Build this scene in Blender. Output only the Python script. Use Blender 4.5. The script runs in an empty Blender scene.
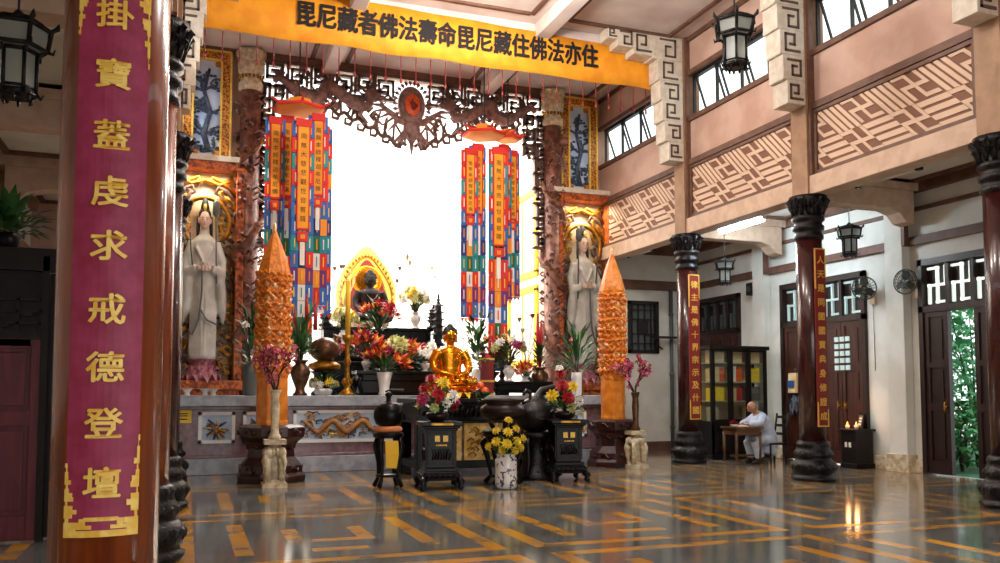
import bpy, math, random
from mathutils import Vector, Matrix, Euler
rnd = random.Random(7)
SC = bpy.context.scene
COL = SC.collection
PI = math.pi

# ------------------------------------------------------------------ camera
F_PX, CX, CY, EYE = 855.0, 500.0, 340.0, 1.5
PITCH = math.atan(53 / 855.0)
YAW = math.atan(315 / math.hypot(855, 53))
FW = Vector((math.sin(YAW) * math.cos(PITCH), math.cos(YAW) * math.cos(PITCH), math.sin(PITCH)))
RT = Vector((math.cos(YAW), -math.sin(YAW), 0))
UP = RT.cross(FW)

def ray(x, y):
    return FW + RT * ((x - CX) / F_PX) - UP * ((y - CY) / F_PX)

def at(x, y, Y):
    """point of the hall seen at pixel x, y on the plane at depth Y"""
    d = ray(x, y)
    return Vector((0, 0, EYE)) + d * (Y / d.y)

cam = bpy.data.cameras.new('camera')
cam.sensor_width = 36
cam.lens = 36 * F_PX / 1000
cam.shift_y = (CY - 281.5) / 1000
cam.clip_start, cam.clip_end = .05, 300
co = bpy.data.objects.new('camera', cam)
co.location = (0, 0, EYE)
co.rotation_euler = (PI / 2 + PITCH, 0, -YAW)
COL.objects.link(co)
SC.camera = co
SC.view_settings.view_transform = 'Standard'
SC.view_settings.look = 'None'
SC.view_settings.gamma = 1
SC.view_settings.use_curve_mapping = False

# ------------------------------------------------------------------ materials
def lin(h):
    h = h.lstrip('#')
    o = []
    for i in (0, 2, 4):
        c = int(h[i:i + 2], 16) / 255
        o.append(c / 12.92 if c <= .04045 else ((c + .055) / 1.055) ** 2.4)
    return (*o, 1)

MATS = {}
def mat(name, hexa, rough=.6, metal=0, hex2=None, scale=6, lo=.4, hi=.6, detail=4, bump=0, bscale=None, emit=0, trans=0, spec=.5, stretch=None, kind='noise', coat=0):
    m = bpy.data.materials.new(name)
    m.use_nodes = True
    nt = m.node_tree
    b = nt.nodes['Principled BSDF']
    b.inputs['Base Color'].default_value = lin(hexa)
    b.inputs['Roughness'].default_value = rough
    b.inputs['Metallic'].default_value = metal
    b.inputs['Specular IOR Level'].default_value = spec
    b.inputs['Transmission Weight'].default_value = trans
    b.inputs['Coat Weight'].default_value = coat
    if emit:
        b.inputs['Emission Color'].default_value = lin(hexa)
        b.inputs['Emission Strength'].default_value = emit
    if hex2 or bump:
        tc = nt.nodes.new('ShaderNodeTexCoord')
        mp = nt.nodes.new('ShaderNodeMapping')
        nt.links.new(tc.outputs['Object'], mp.inputs['Vector'])
        if stretch:
            mp.inputs['Scale'].default_value = stretch
    def tex(sc):
        if kind == 'voronoi':
            t = nt.nodes.new('ShaderNodeTexVoronoi')
            t.inputs['Scale'].default_value = sc
            nt.links.new(mp.outputs[0], t.inputs['Vector'])
            return t.outputs['Distance']
        t = nt.nodes.new('ShaderNodeTexNoise')
        t.inputs['Scale'].default_value = sc
        t.inputs['Detail'].default_value = detail
        nt.links.new(mp.outputs[0], t.inputs['Vector'])
        return t.outputs['Fac']
    if hex2:
        r = nt.nodes.new('ShaderNodeValToRGB')
        r.color_ramp.elements[0].position = lo
        r.color_ramp.elements[1].position = hi
        r.color_ramp.elements[0].color = lin(hexa)
        r.color_ramp.elements[1].color = lin(hex2)
        nt.links.new(tex(scale), r.inputs['Fac'])
        nt.links.new(r.outputs['Color'], b.inputs['Base Color'])
    if bump:
        bp = nt.nodes.new('ShaderNodeBump')
        bp.inputs['Strength'].default_value = bump
        bp.inputs['Distance'].default_value = .02
        nt.links.new(tex(bscale or scale), bp.inputs['Height'])
        nt.links.new(bp.outputs['Normal'], b.inputs['Normal'])
    MATS[name] = m
    return m

mat('plaster', '#c9a998', .85, hex2='#b89583', scale=1.3, bump=.08, bscale=30)
mat('white_plaster', '#e2e0d6', .85, hex2='#d4d1c4', scale=1.5, bump=.05, bscale=25)
mat('bright_plaster', '#f4f0e8', .9)
mat('ceiling_plaster', '#d9cbc3', .85, hex2='#c3b0a8', scale=1.1, lo=.4, hi=.7)
mat('brown_trim', '#6f4d3c', .6, hex2='#5f4032', scale=5)
mat('tan_trim', '#a5805f', .6, hex2='#937052', scale=4)
mat('cream_trim', '#d0b39b', .65, hex2='#c2a48b', scale=5)
mat('lattice_tan', '#d6b79d', .7)
mat('lattice_brown', '#7d5540', .75)
mat('fret_white', '#d6ccbc', .75, hex2='#c7bba8', scale=8)
mat('fret_line', '#5d4c42', .8)
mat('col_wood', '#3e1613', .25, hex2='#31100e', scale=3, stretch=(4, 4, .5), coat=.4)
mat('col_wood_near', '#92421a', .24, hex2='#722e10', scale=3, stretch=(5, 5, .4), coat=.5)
mat('black_lacquer', '#0a0808', .32, spec=.2)
mat('black_carved', '#171010', .3, spec=.3, hex2='#0a0808', scale=14, bump=.6, bscale=30)
mat('black_wood', '#100c0b', .4, spec=.3, hex2='#1a1311', scale=8)
mat('black_metal', '#12110f', .45, metal=.4)
mat('door_wood', '#4a261a', .4, hex2='#351810', scale=3, stretch=(6, 6, .6))
mat('dark_wood', '#2c1814', .4, hex2='#1f100d', scale=3, stretch=(6, 6, .6))
mat('purple_wood', '#6b2733', .4, hex2='#57202b', scale=3, stretch=(6, 6, .6))
mat('table_wood', '#6d4a2c', .4, hex2='#55371f', scale=5)
mat('plaque_red', '#8c1a3c', .55, hex2='#a4345c', scale=14, lo=.35, hi=.75, detail=8)
mat('couplet_red', '#7d1a12', .4)
mat('gold_leaf', '#f8d468', .4, metal=.1, hex2='#ecb840', scale=20)
mat('gold_paint', '#e8b84a', .45, metal=.2)
mat('gold', '#f0a028', .2, metal=.95, hex2='#e08818', scale=4)
mat('gold_dark', '#b98428', .35, metal=.7, hex2='#8a5c18', scale=10)
mat('gold_panel', '#e3c47c', .45, metal=.3, hex2='#c9a24e', scale=9, bump=.5, bscale=14)
mat('bronze', '#2a1c1a', .35, metal=.5, hex2='#3a2a26', scale=6)
mat('dark_bronze', '#0f0708', .5, spec=.12, hex2='#1a0d0c', scale=6)
mat('bronze_brown', '#6b4a2e', .35, metal=.6, hex2='#4c3220', scale=8)
mat('banner_orange', '#f2a11d', .7, hex2='#e58f14', scale=3)
mat('banner_ink', '#120c0a', .8)
mat('carved_brown', '#957268', .6, hex2='#6e524a', scale=9, bump=.5, bscale=25)
mat('carved_dark', '#5c4439', .6)
mat('dragon_column', '#5a2c20', .55, hex2='#8a5a44', scale=7, bump=.8, bscale=16)
mat('mosaic_gold', '#d98f2a', .45, hex2='#6a3210', scale=26, lo=.45, hi=.58, bump=.4)
mat('picture_blue', '#d4e0f4', .5, hex2='#a8c0e6', scale=1.2)
mat('branch_blue', '#2a3350', .5, hex2='#4b5a6a', scale=10)
mat('niche_orange', '#d06a28', .5, hex2='#7e3414', scale=14, bump=.4)
mat('niche_cream', '#f3e6c8', .7, hex2='#e8c898', scale=2)
mat('statue_white', '#c6c2b8', .5, hex2='#b0aa9e', scale=3)
mat('skin_statue', '#d9b9a4', .5)
mat('hair_black', '#14100f', .6)
mat('pink_lotus', '#cf8e96', .6, hex2='#a85f6a', scale=9)
mat('bead_grey', '#59605c', .5)
mat('marble', '#6a4a4e', .25, hex2='#8a6a6c', scale=9, lo=.35, hi=.7, detail=9)
mat('marble_grey', '#a8aeb6', .3, hex2='#8b8f98', scale=5, detail=8)
mat('ceramic_blue', '#b9cde0', .3, hex2='#a0b9d4', scale=4)
mat('ceramic_white', '#e8e6e0', .25)
mat('relief_brown', '#8a5a3c', .45, hex2='#b98a4a', scale=8)
mat('relief_gold', '#d9b14a', .4)
mat('relief_blue', '#31406a', .4)
mat('amber', '#ee9430', .35, hex2='#cc6416', scale=9, lo=.35, hi=.7, bump=.8, bscale=18, emit=0)
mat('amber_light', '#ffe6bc', .3, hex2='#ffb45c', scale=9)
mat('amber_plain', '#e8902c', .4, hex2='#d47416', scale=5)
mat('base_red', '#3c1714', .35, hex2='#2a0e0d', scale=8, bump=.4, bscale=14)
mat('cloth_red', '#d62c22', .7)
mat('cloth_blue', '#2c66b0', .7)
mat('cloth_teal', '#1c8a94', .7)
mat('cloth_navy', '#26387a', .7)
mat('cloth_green', '#1e6b3a', .7)
mat('cloth_white', '#efe8dc', .7)
mat('cloth_orange', '#f0932a', .7)
mat('cloth_yellow', '#f2c22e', .7)
mat('cloth_purple', '#6a2a74', .7)
mat('leaf', '#2c5a26', .5, hex2='#173a18', scale=5)
mat('leaf_light', '#5c8a48', .5, hex2='#34602c', scale=5)
mat('stem', '#3a3a1e', .6)
mat('twig', '#4a2e28', .7)
mat('petal_red', '#c4141c', .5, hex2='#8e0c18', scale=20)
mat('petal_orange', '#ee6a22', .5, hex2='#d8481a', scale=20)
mat('petal_yellow', '#f2d838', .5, hex2='#e8c018', scale=20)
mat('petal_white', '#f2eee4', .5)
mat('petal_pink', '#d04a78', .5, hex2='#a82658', scale=20)
mat('petal_cream', '#e2dc9a', .5, hex2='#b9c06a', scale=12)
mat('pod_brown', '#4a3224', .7)
mat('pod_beige', '#b9a878', .7, hex2='#8a7a4c', scale=9)
mat('porcelain', '#e9e7e2', .2, coat=.3)
mat('porcelain_painted', '#e9e7e2', .2, hex2='#5a4a6a', scale=14, lo=.56, hi=.6, coat=.3)
mat('cream_stone', '#e0d2b4', .5, hex2='#b8a27c', scale=9, bump=.4, bscale=14)
mat('lantern_glass', '#d8e0da', .5, trans=.75, spec=.3)
mat('dim_daylight_glow', '#b8ccc8', .6, emit=.35)  # weaker emission, daylight put into the middle door's fret pieces
mat('window_black', '#1e1815', .5)
mat('tube_lit', '#d8eeff', .4, emit=120)
mat('tube_unlit', '#e6e2da', .4)
mat('monk_robe', '#c2ccdc', .8, hex2='#a8b4c8', scale=6)
mat('monk_trouser', '#b3bccb', .8)
mat('skin', '#a97a5c', .55)
mat('shoe', '#1a1512', .5)
mat('paper', '#efe6d2', .8)
mat('book_cream', '#e8cf9e', .8, hex2='#d8b070', scale=3)
mat('book_yellow', '#eec61e', .7)
mat('book_red', '#b8261a', .7)
mat('book_grey', '#6a6258', .7)
mat('shelf_inside', '#b8a888', .7)
mat('orange_cushion', '#e8905a', .7)
mat('sign_yellow', '#f0c83a', .6)
mat('fan_grey', '#3c403e', .5)
mat('fan_beige', '#c9b090', .5)
mat('wire', '#38302a', .7)
mat('flame', '#ff8a38', .5, emit=7)
mat('grass', '#3f7a4a', .9, hex2='#2a5a34', scale=3)
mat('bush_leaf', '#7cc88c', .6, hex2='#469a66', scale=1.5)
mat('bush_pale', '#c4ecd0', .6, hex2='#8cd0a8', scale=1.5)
mat('terracotta', '#b0603a', .8)
mat('floor_grey', '#747876', .11, hex2='#4e514e', scale=1.6, lo=.3, hi=.7, detail=8, spec=.6)
mat('floor_ochre', '#cc8e2c', .12, hex2='#80715a', scale=2.2, lo=.45, hi=.72, detail=8, spec=.6)
mat('bag_blue', '#2a5a9a', .7)
mat('feather', '#5a6068', .9)

def clear_glass(name, tint, refl):
    m = bpy.data.materials.new(name); m.use_nodes = True
    nt = m.node_tree; nt.nodes.clear()
    o = nt.nodes.new('ShaderNodeOutputMaterial'); x = nt.nodes.new('ShaderNodeMixShader')
    a = nt.nodes.new('ShaderNodeBsdfTransparent'); g = nt.nodes.new('ShaderNodeBsdfGlossy')
    a.inputs[0].default_value = lin(tint); g.inputs['Roughness'].default_value = .05
    x.inputs[0].default_value = refl
    nt.links.new(a.outputs[0], x.inputs[1]); nt.links.new(g.outputs[0], x.inputs[2]); nt.links.new(x.outputs[0], o.inputs[0])
    MATS[name] = m
clear_glass('glass', '#f2f6f4', .05)
clear_glass('sky_pane', '#eef4f2', .04)
mat('daylight_glow', '#e8f4ea', .6, emit=.9)  # emission imitating daylight through fret cut-outs
mat('lip', '#a8564c', .6)

# ------------------------------------------------------------------ mesh builder
class MB:
    def __init__(s):
        s.v, s.f, s.m, s.s = [], [], [], []
        s.M = Matrix()
    def add(s, vs, fs, mi=0, sm=False):
        o = len(s.v)
        for p in vs:
            s.v.append(s.M @ Vector(p))
        for q in fs:
            s.f.append([o + i for i in q]); s.m.append(mi); s.s.append(sm)
        return s
    def box(s, a, b, mi=0, taper=1.0):
        x0, y0, z0 = a; x1, y1, z1 = b
        cx, cy = (x0 + x1) / 2, (y0 + y1) / 2
        t = lambda x, y: (cx + (x - cx) * taper, cy + (y - cy) * taper)
        vs = [(x0, y0, z0), (x1, y0, z0), (x1, y1, z0), (x0, y1, z0)] + [(*t(x, y), z1) for x, y in ((x0, y0), (x1, y0), (x1, y1), (x0, y1))]
        return s.add(vs, [(0, 3, 2, 1), (4, 5, 6, 7), (0, 1, 5, 4), (1, 2, 6, 5), (2, 3, 7, 6), (3, 0, 4, 7)], mi)
    def cbox(s, c, d, mi=0):
        return s.box([c[i] - d[i] / 2 for i in range(3)], [c[i] + d[i] / 2 for i in range(3)], mi)
    def lathe(s, prof, n=20, mi=0, sm=True, c=(0, 0, 0), sx=1, sy=1, ph=0):
        vs, fs = [], []
        for r, z in prof:
            for k in range(n):
                a = 2 * PI * k / n + ph
                vs.append((c[0] + r * sx * math.cos(a), c[1] + r * sy * math.sin(a), c[2] + z))
        for i in range(len(prof) - 1):
            for k in range(n):
                k2 = (k + 1) % n
                fs.append((i * n + k, i * n + k2, (i + 1) * n + k2, (i + 1) * n + k))
        fs.append(tuple(range(n - 1, -1, -1)))
        fs.append(tuple(range((len(prof) - 1) * n, len(prof) * n)))
        return s.add(vs, fs, mi, sm)
    def tube(s, pts, r, n=8, mi=0, sm=True, flat=1.0):
        pts = [Vector(p) for p in pts]
        R = r if isinstance(r, (list, tuple)) else [r] * len(pts)
        vs, fs = [], []
        prev = None
        for i, p in enumerate(pts):
            d = (pts[min(i + 1, len(pts) - 1)] - pts[max(i - 1, 0)])
            if d.length < 1e-9: d = Vector((0, 0, 1))
            d.normalize()
            if prev is None:
                a = Vector((0, 1, 0)) if abs(d.y) < .9 else Vector((1, 0, 0))
            else:
                a = prev
            u = (a - d * a.dot(d)).normalized()
            w = d.cross(u)
            prev = u
            for k in range(n):
                t = 2 * PI * k / n
                vs.append(p + u * (R[i] * flat * math.cos(t)) + w * (R[i] * math.sin(t)))
        for i in range(len(pts) - 1):
            for k in range(n):
                k2 = (k + 1) % n
                fs.append((i * n + k, i * n + k2, (i + 1) * n + k2, (i + 1) * n + k))
        fs.append(tuple(range(n - 1, -1, -1)))
        fs.append(tuple(range((len(pts) - 1) * n, len(pts) * n)))
        return s.add(vs, fs, mi, sm)
    def ell(s, c, r, nu=14, nv=8, mi=0, sm=True):
        if not isinstance(r, (tuple, list)): r = (r, r, r)
        vs = [(c[0], c[1], c[2] - r[2])]
        for j in range(1, nv):
            t = PI * j / nv
            for k in range(nu):
                a = 2 * PI * k / nu
                vs.append((c[0] + r[0] * math.sin(t) * math.cos(a), c[1] + r[1] * math.sin(t) * math.sin(a), c[2] - r[2] * math.cos(t)))
        vs.append((c[0], c[1], c[2] + r[2]))
        fs = []
        for k in range(nu):
            k2 = (k + 1) % nu
            fs.append((0, 1 + k2, 1 + k))
            for j in range(nv - 2):
                b = 1 + j * nu
                fs.append((b + k, b + k2, b + nu + k2, b + nu + k))
            b = 1 + (nv - 2) * nu
            fs.append((b + k, b + k2, len(vs) - 1))
        return s.add(vs, fs, mi, sm)
    def prism(s, poly, y0, y1, mi=0, sm=False):
        """outline in x, z given a thickness from y0 to y1"""
        n = len(poly)
        vs = [(x, y0, z) for x, z in poly] + [(x, y1, z) for x, z in poly]
        fs = [tuple(range(n)), tuple(range(2 * n - 1, n - 1, -1))]
        for k in range(n):
            k2 = (k + 1) % n
            fs.append((k, n + k, n + k2, k2))
        return s.add(vs, fs, mi, sm)
    def bar(s, a, b, w, y0, y1, mi=0):
        """flat bar of width w from a to b in the x, z plane"""
        a = Vector(a); b = Vector(b)
        d = (b - a).normalized(); q = Vector((-d.y, d.x)) * (w / 2)
        a = a - d * (w / 2); b = b + d * (w / 2)
        return s.prism([a + q, a - q, b - q, b + q], y0, y1, mi)
    def leaf(s, p, d, l, w, up=(0, 0, 1), bend=.25, mi=0, fold=.15):
        p = Vector(p); d = Vector(d).normalized(); up = Vector(up)
        sd = d.cross(up)
        if sd.length < 1e-4: sd = d.cross(Vector((0, 1, 0)))
        sd.normalize(); n = sd.cross(d)
        m = p + d * l * .5 + n * l * bend * .35
        e = p + d * l + n * l * bend * -.35
        vs = [p, m + sd * w / 2 + n * w * fold, m, m - sd * w / 2 + n * w * fold, e]
        return s.add(vs, [(0, 2, 1), (0, 3, 2), (1, 2, 4), (2, 3, 4)], mi, True)
    def mesh(s, name, mats):
        me = bpy.data.meshes.new(name)
        me.from_pydata([tuple(v) for v in s.v], [], s.f)
        for m in (mats if isinstance(mats, (list, tuple)) else [mats]):
            me.materials.append(MATS[m])
        me.polygons.foreach_set('material_index', s.m)
        me.polygons.foreach_set('use_smooth', s.s)
        me.validate(); me.update()
        return me
    def build(s, name, mats, parent=None, bevel=0, label=None, loc=None, remesh=0, smooth=0):
        o = bpy.data.objects.new(name, s.mesh(name, mats))
        COL.objects.link(o)
        if parent: o.parent = parent
        if loc is not None: o.location = loc
        if label: o['label'] = label
        if bevel:
            b = o.modifiers.new('b', 'BEVEL'); b.width = bevel; b.segments = 2; b.limit_method = 'ANGLE'; b.angle_limit = .6
        if remesh:
            r = o.modifiers.new('r', 'REMESH'); r.mode = 'VOXEL'; r.voxel_size = remesh; r.use_smooth_shade = True
            if smooth:
                q = o.modifiers.new('s', 'SMOOTH'); q.iterations = smooth; q.factor = .5
        return o

def thing(name, label, cat, loc=(0, 0, 0), rz=0, group=None):
    o = bpy.data.objects.new(name, None)
    o.empty_display_size = .1
    COL.objects.link(o)
    o.location = loc; o.rotation_euler = (0, 0, rz)
    o['label'] = label; o['category'] = cat
    if group: o['group'] = group
    return o
def tag(o, label, cat, group=None, kind=None):
    o['label'] = label; o['category'] = cat
    if group: o['group'] = group
    if kind: o['kind'] = kind
    return o
def struct(name, b, mats, parent=None, **k):
    o = b.build(name, mats, parent, **k)
    if not parent: o['kind'] = 'structure'
    return o
def inst(name, me, parent, loc, rot=(0, 0, 0), sc=1):
    o = bpy.data.objects.new(name, me); COL.objects.link(o); o.parent = parent
    o.location = loc; o.rotation_euler = rot
    o.scale = (sc, sc, sc) if not isinstance(sc, (tuple, list)) else sc
    return o
def copy_tree(o, parent=None):
    c = o.copy(); COL.objects.link(c)
    if parent: c.parent = parent
    for ch in [q for q in bpy.data.objects if q.parent == o]:
        copy_tree(ch, c)
    return c
def dup(o, loc, label, rz=None, sc=None):
    c = copy_tree(o); c.location = loc; c['label'] = label
    if rz is not None: c.rotation_euler[2] = rz
    if sc: c.scale = (sc, sc, sc)
    return c

GL = {}
def glyph(ch):
    if ch not in GL:
        c = bpy.data.curves.new('glyph', 'FONT'); c.body = ch; c.resolution_u = 2
        o = bpy.data.objects.new('glyph', c); COL.objects.link(o)
        dg = bpy.context.evaluated_depsgraph_get(); dg.update()
        m = bpy.data.meshes.new_from_object(o.evaluated_get(dg))
        GL[ch] = ([(v.co.x - .5, v.co.y - .38) for v in m.vertices], [tuple(p.vertices) for p in m.polygons])
        bpy.data.objects.remove(o); bpy.data.curves.remove(c); bpy.data.meshes.remove(m)
    return GL[ch]
def write(b, ch, x, z, size, y, mi=0, sx=1, fn=None):
    """one character, facing -y, centred on x, z; thin raised slab"""
    vs, fs = glyph(ch)
    P = lambda u, v: (x + u * size * sx, y, z + v * size)
    pts = [P(u, v) for u, v in vs]
    if fn: pts = [fn(*p) for p in pts]
    b.add(pts, fs, mi)

def written(chars, place, size, y, matn, parent, fn=None, sx=1, bold=0, M=None):
    """each character a part of its own; place(k) gives its x, z"""
    for k, ch in enumerate(chars):
        b = MB(); x, z = place(k)
        offs = [(0, 0)] + ([(bold, 0), (-bold, 0), (0, bold), (0, -bold), (bold * .7, bold * .7), (-bold * .7, -bold * .7)] if bold else [])
        for i, (u, v) in enumerate(offs): write(b, ch, x + u, z + v, size, y - .0003 * i, 0, sx, fn)
        if M: b.v = [M @ v for v in b.v]
        b.build('character', [matn], parent)

def spiral_tube(c, r0, turns, n=18, hand=1, a0=0, y=0):
    return [(c[0] + hand * r0 * (1 - i / n * .85) * math.cos(a0 + turns * 2 * PI * i / n), y, c[1] + r0 * (1 - i / n * .85) * math.sin(a0 + turns * 2 * PI * i / n)) for i in range(n + 1)]
# ------------------------------------------------------------------ the hall
XL, XR, XW, XWL = -.3, 10.2, 13.0, -3.1
YB = 20.0
ZC, ZA = 9.25, 5.5
YF = -3.0            # the hall is open to the courtyard in front of this line
COLY = [15.95, 12.07, 8.3]

# floor: grey terrazzo with ochre squares one inside the other
b = MB()
cuts = [-1.65, -1.505, -1.335, -.985, -.815, -.445, -.275, .275, .445, .815, .985, 1.335, 1.505, 1.65]
def ring(u, v):
    d = max(abs(u), abs(v))
    if abs(v) > abs(u) and d < 1.3 and (v > 0 or abs(u) > .3): return False
    return any(abs(d - q) < .086 for q in (.36, .9, 1.42))
for i in range(-1, 4):
    for j in range(-4, 4):
        cx, cy = 1.45 + 3.3 * i, 9.3 + 3.3 * j
        for p in range(13):
            for q in range(13):
                x0, x1, y0, y1 = cuts[p], cuts[p + 1], cuts[q], cuts[q + 1]
                if cx + x0 > 12.99 or cy + y0 > 19.99 or cy + y1 < -5: continue
                w = min(cx + x1, 13.2), min(cy + y1, 20.2)
                b.add([(cx + x0, cy + y0, 0), (w[0], cy + y0, 0), (w[0], w[1], 0), (cx + x0, w[1], 0)], [(0, 1, 2, 3)], 1 if ring((x0 + x1) / 2, (y0 + y1) / 2) else 0)
struct('floor', b, ['floor_grey', 'floor_ochre'])
b = MB().box((-30, -30, -.4), (40, 40, -.12)).box((-3.6, -6, -.12), (13.2, 20.2, -.005))
struct('ground', b, ['marble_grey'])

# nave ceiling: plaster slab, deep beams between bays and shallow brown-lined coffers
b = MB().box((XL - .2, YF, ZC), (XR + .35, YB + .2, ZC + .2))
struct('ceiling', b, ['ceiling_plaster'])
b = MB()
for y in COLY + [4.95, 1.3]:
    b.box((XL, y + .25, ZC - .42), (XR, y + .65, ZC))
for x in (3.0, 6.9):
    b.box((x - .16, YF, ZC - .3), (x + .16, YB, ZC))
struct('trim_1', b, ['ceiling_plaster'], bevel=.02)
b = MB()
ys = [20.0] + COLY + [4.95, 1.3]
for i in range(len(ys) - 1):
    y1, y0 = ys[i] - .2, ys[i + 1] + .85
    for x0, x1 in ((XL + .45, 2.6), (3.4, 6.5), (7.3, XR - .5)):
        for u in (x0, x1): b.box((u - .045, y0, ZC - .05), (u + .045, y1, ZC))
        for v in (y0, y1): b.box((x0 + .045, v - .045, ZC - .05), (x1 - .045, v + .045, ZC))
struct('trim_2', b, ['brown_trim'])

# upper side walls above the column rows
posts = COLY + [4.95, 1.3]
def upper_wall(name, x0, x1, xin, sgn):
    """x0..x1 thickness, xin the face towards the nave"""
    edges = [YB] + [p for p in posts] + [YF]
    b = MB(); t = MB(); l = MB()
    b.box((x0, YF, 6.5), (x1, YB, 7.44))
    b.box((x0, YF, 8.44), (x1, YB, ZC))
    b.box((x0, YF, 5.24), (x1, YB, 6.5), 1)
    t.box((x0 - (.1 if sgn < 0 else 0), YF, 4.93), (x1 + (.1 if sgn > 0 else 0), YB, 5.26))
    e = .06
    for z0, z1 in ((6.42, 6.54), (7.38, 7.48), (8.4, 8.5), (ZC - .1, ZC)):
        if sgn < 0: l.box((x0 - e, YF, z0), (x0 + .02, YB, z1))
        else: l.box((x1 - .02, YF, z0), (x1 + e, YB, z1))
    for p in posts:
        q = .2
        if sgn < 0: b.box((x0 - .14, p - q, 4.95), (x1, p + q, ZC), 2)
        else: b.box((x0, p - q, 4.95), (x1 + .14, p + q, ZC), 2)
        for s in (-1, 1):
            if sgn < 0: l.box((x0 - .1, p + s * (q + .03) - .03, 5.26), (x0, p + s * (q + .03) + .03, ZC))
    struct(name, b, ['plaster', 'lattice_brown', 'tan_trim'])
    struct('trim_3' if sgn < 0 else 'trim_5', t, ['cream_trim'], bevel=.015)
    struct('trim_4' if sgn < 0 else 'trim_6', l, ['brown_trim'])
upper_wall('wall_upper_right', XR - .02, XR + .25, XR, -1)
upper_wall('wall_upper_left', XL - .25, XL + .02, XL, 1)

# clerestory windows: black frames, top-hung panes tilted open
def clerestory(idx, y0, y1, x, n, sgn, see):
    b = MB()
    for z in (7.48, 8.4): b.box((x - .05, y0, z - .04), (x + .05, y1, z + .04))
    for k in range(n + 1):
        y = y0 + (y1 - y0) * k / n
        b.box((x - .03, y - .02, 7.48), (x + .03, y + .02, 8.4))
    w = struct('window_%d' % idx, b, ['window_black'])
    s = MB(); g = MB()
    for k in range(n):
        a, c = y0 + (y1 - y0) * k / n + .05, y0 + (y1 - y0) * (k + 1) / n - .05
        tilt = .3 * sgn
        H = .86
        def q(y, h, o=0): return (x + tilt * h + o, y, 8.38 - H * h)
        for ya, yb in ((a, a + .035), (c - .035, c)):
            vs = [q(ya, 0, -.02), q(yb, 0, -.02), q(yb, 1, -.02), q(ya, 1, -.02), q(ya, 0, .02), q(yb, 0, .02), q(yb, 1, .02), q(ya, 1, .02)]
            s.add(vs, [(0, 1, 2, 3), (7, 6, 5, 4), (0, 4, 5, 1), (1, 5, 6, 2), (2, 6, 7, 3), (3, 7, 4, 0)])
        vs = [q(a, .94, -.02), q(c, .94, -.02), q(c, 1, -.02), q(a, 1, -.02), q(a, .94, .02), q(c, .94, .02), q(c, 1, .02), q(a, 1, .02)]
        s.add(vs, [(0, 1, 2, 3), (7, 6, 5, 4), (0, 4, 5, 1), (1, 5, 6, 2), (2, 6, 7, 3), (3, 7, 4, 0)])
        g.add([q(a + .05, 0), q(c - .05, 0), q(c - .05, .95), q(a + .05, .95)], [(0, 1, 2, 3)])
    s.build('sash', ['window_black'], w)
    g.build('pane', ['sky_pane'], w)
i = 1
for y0, y1, n in ((16.2, 19.9, 4), (12.32, 15.7, 4), (8.55, 11.82, 4), (5.2, 8.05, 4), (1.55, 4.7, 4)):
    clerestory(i, y0, y1, XR + .1, n, 1, True); i += 1

# raised swastika key-fret panels
def fret_panel(y0, y1, label):
    t = thing('lattice_panel', label, 'wall panel', (XR - .02, (y0 + y1) / 2, 5.84), 0, 'key fret panels over the right-hand columns')
    L, H = (y1 - y0) / 2 - .08, .5
    b = MB()
    u = .108
    fill = .66
    rects = []
    for bp in range(-14, 15):
        for bq in range(-3, 4):
            px, qx = bp * 5, bq * 5
            if (bp + bq) % 2 == 0:
                i = .19
                for q in ((2 + i, 3 - i, i, 5 - i), (i, 2 + i, 2 + i, 3 - i), (3 - i, 5 - i, 2 + i, 3 - i), (3 - i, 5 - i, 4 + i, 5 - i), (i, 2 + i, i, 1 - i), (i, 1 - i, 3 - i, 5 - i), (4 + i, 5 - i, i, 2 + i)):
                    rects.append((px + q[0], px + q[1], qx + q[2], qx + q[3]))
            elif bp % 2 == 0:
                for r in (.2, 1.45, 2.7, 3.95): rects.append((px - .12, px + 5.12, qx + r, qx + r + .82))
            else:
                for c in (.2, 1.45, 2.7, 3.95): rects.append((px + c, px + c + .82, qx - .12, qx + 5.12))
    def clip(poly, ax, lo, hi):
        for s, v in ((1, lo), (-1, hi)):
            out = []
            for i in range(len(poly)):
                a, c = poly[i - 1], poly[i]
                da, dc = s * (a[ax] - v), s * (c[ax] - v)
                if (da >= 0) != (dc >= 0):
                    k = da / (da - dc); out.append((a[0] + (c[0] - a[0]) * k, a[1] + (c[1] - a[1]) * k))
                if dc >= 0: out.append(c)
            poly = out
            if not poly: return []
        return poly
    for p0, p1, q0, q1 in rects:
        poly = [(p0, q0), (p1, q0), (p1, q1), (p0, q1)]
        poly = [(u * (p + q), u * q) for p, q in poly]
        poly = clip(poly, 0, -L, L)
        if poly: poly = clip(poly, 1, -H, H)
        if len(poly) < 3: continue
        n = len(poly)
        # near the camera is -y: pattern leans towards the camera going down
        vs = [(-.014, k[0], k[1]) for k in poly] + [(0, k[0], k[1]) for k in poly]
        b.add(vs, [tuple(range(n)), tuple(range(2 * n - 1, n - 1, -1))] + [(k, n + k, n + (k + 1) % n, (k + 1) % n) for k in range(n)])
    b.build('fretwork', ['lattice_tan'], t)
    f = MB()
    for z in (-H - .035, H + .035): f.box((-.045, -L - .07, z - .03), (0, L + .07, z + .03))
    for y in (-L - .035, L + .035): f.box((-.045, y - .03, -H), (0, y + .03, H))
    f.build('border', ['brown_trim'], t)
fret_panel(16.2, 19.9, 'tan key fret panel high on the right wall, nearest the altar')
fret_panel(12.32, 15.7, 'tan key fret panel over the bookcase bay, between two posts')
fret_panel(8.55, 11.82, 'large tan key fret panel above the pair of wall fans')

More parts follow.
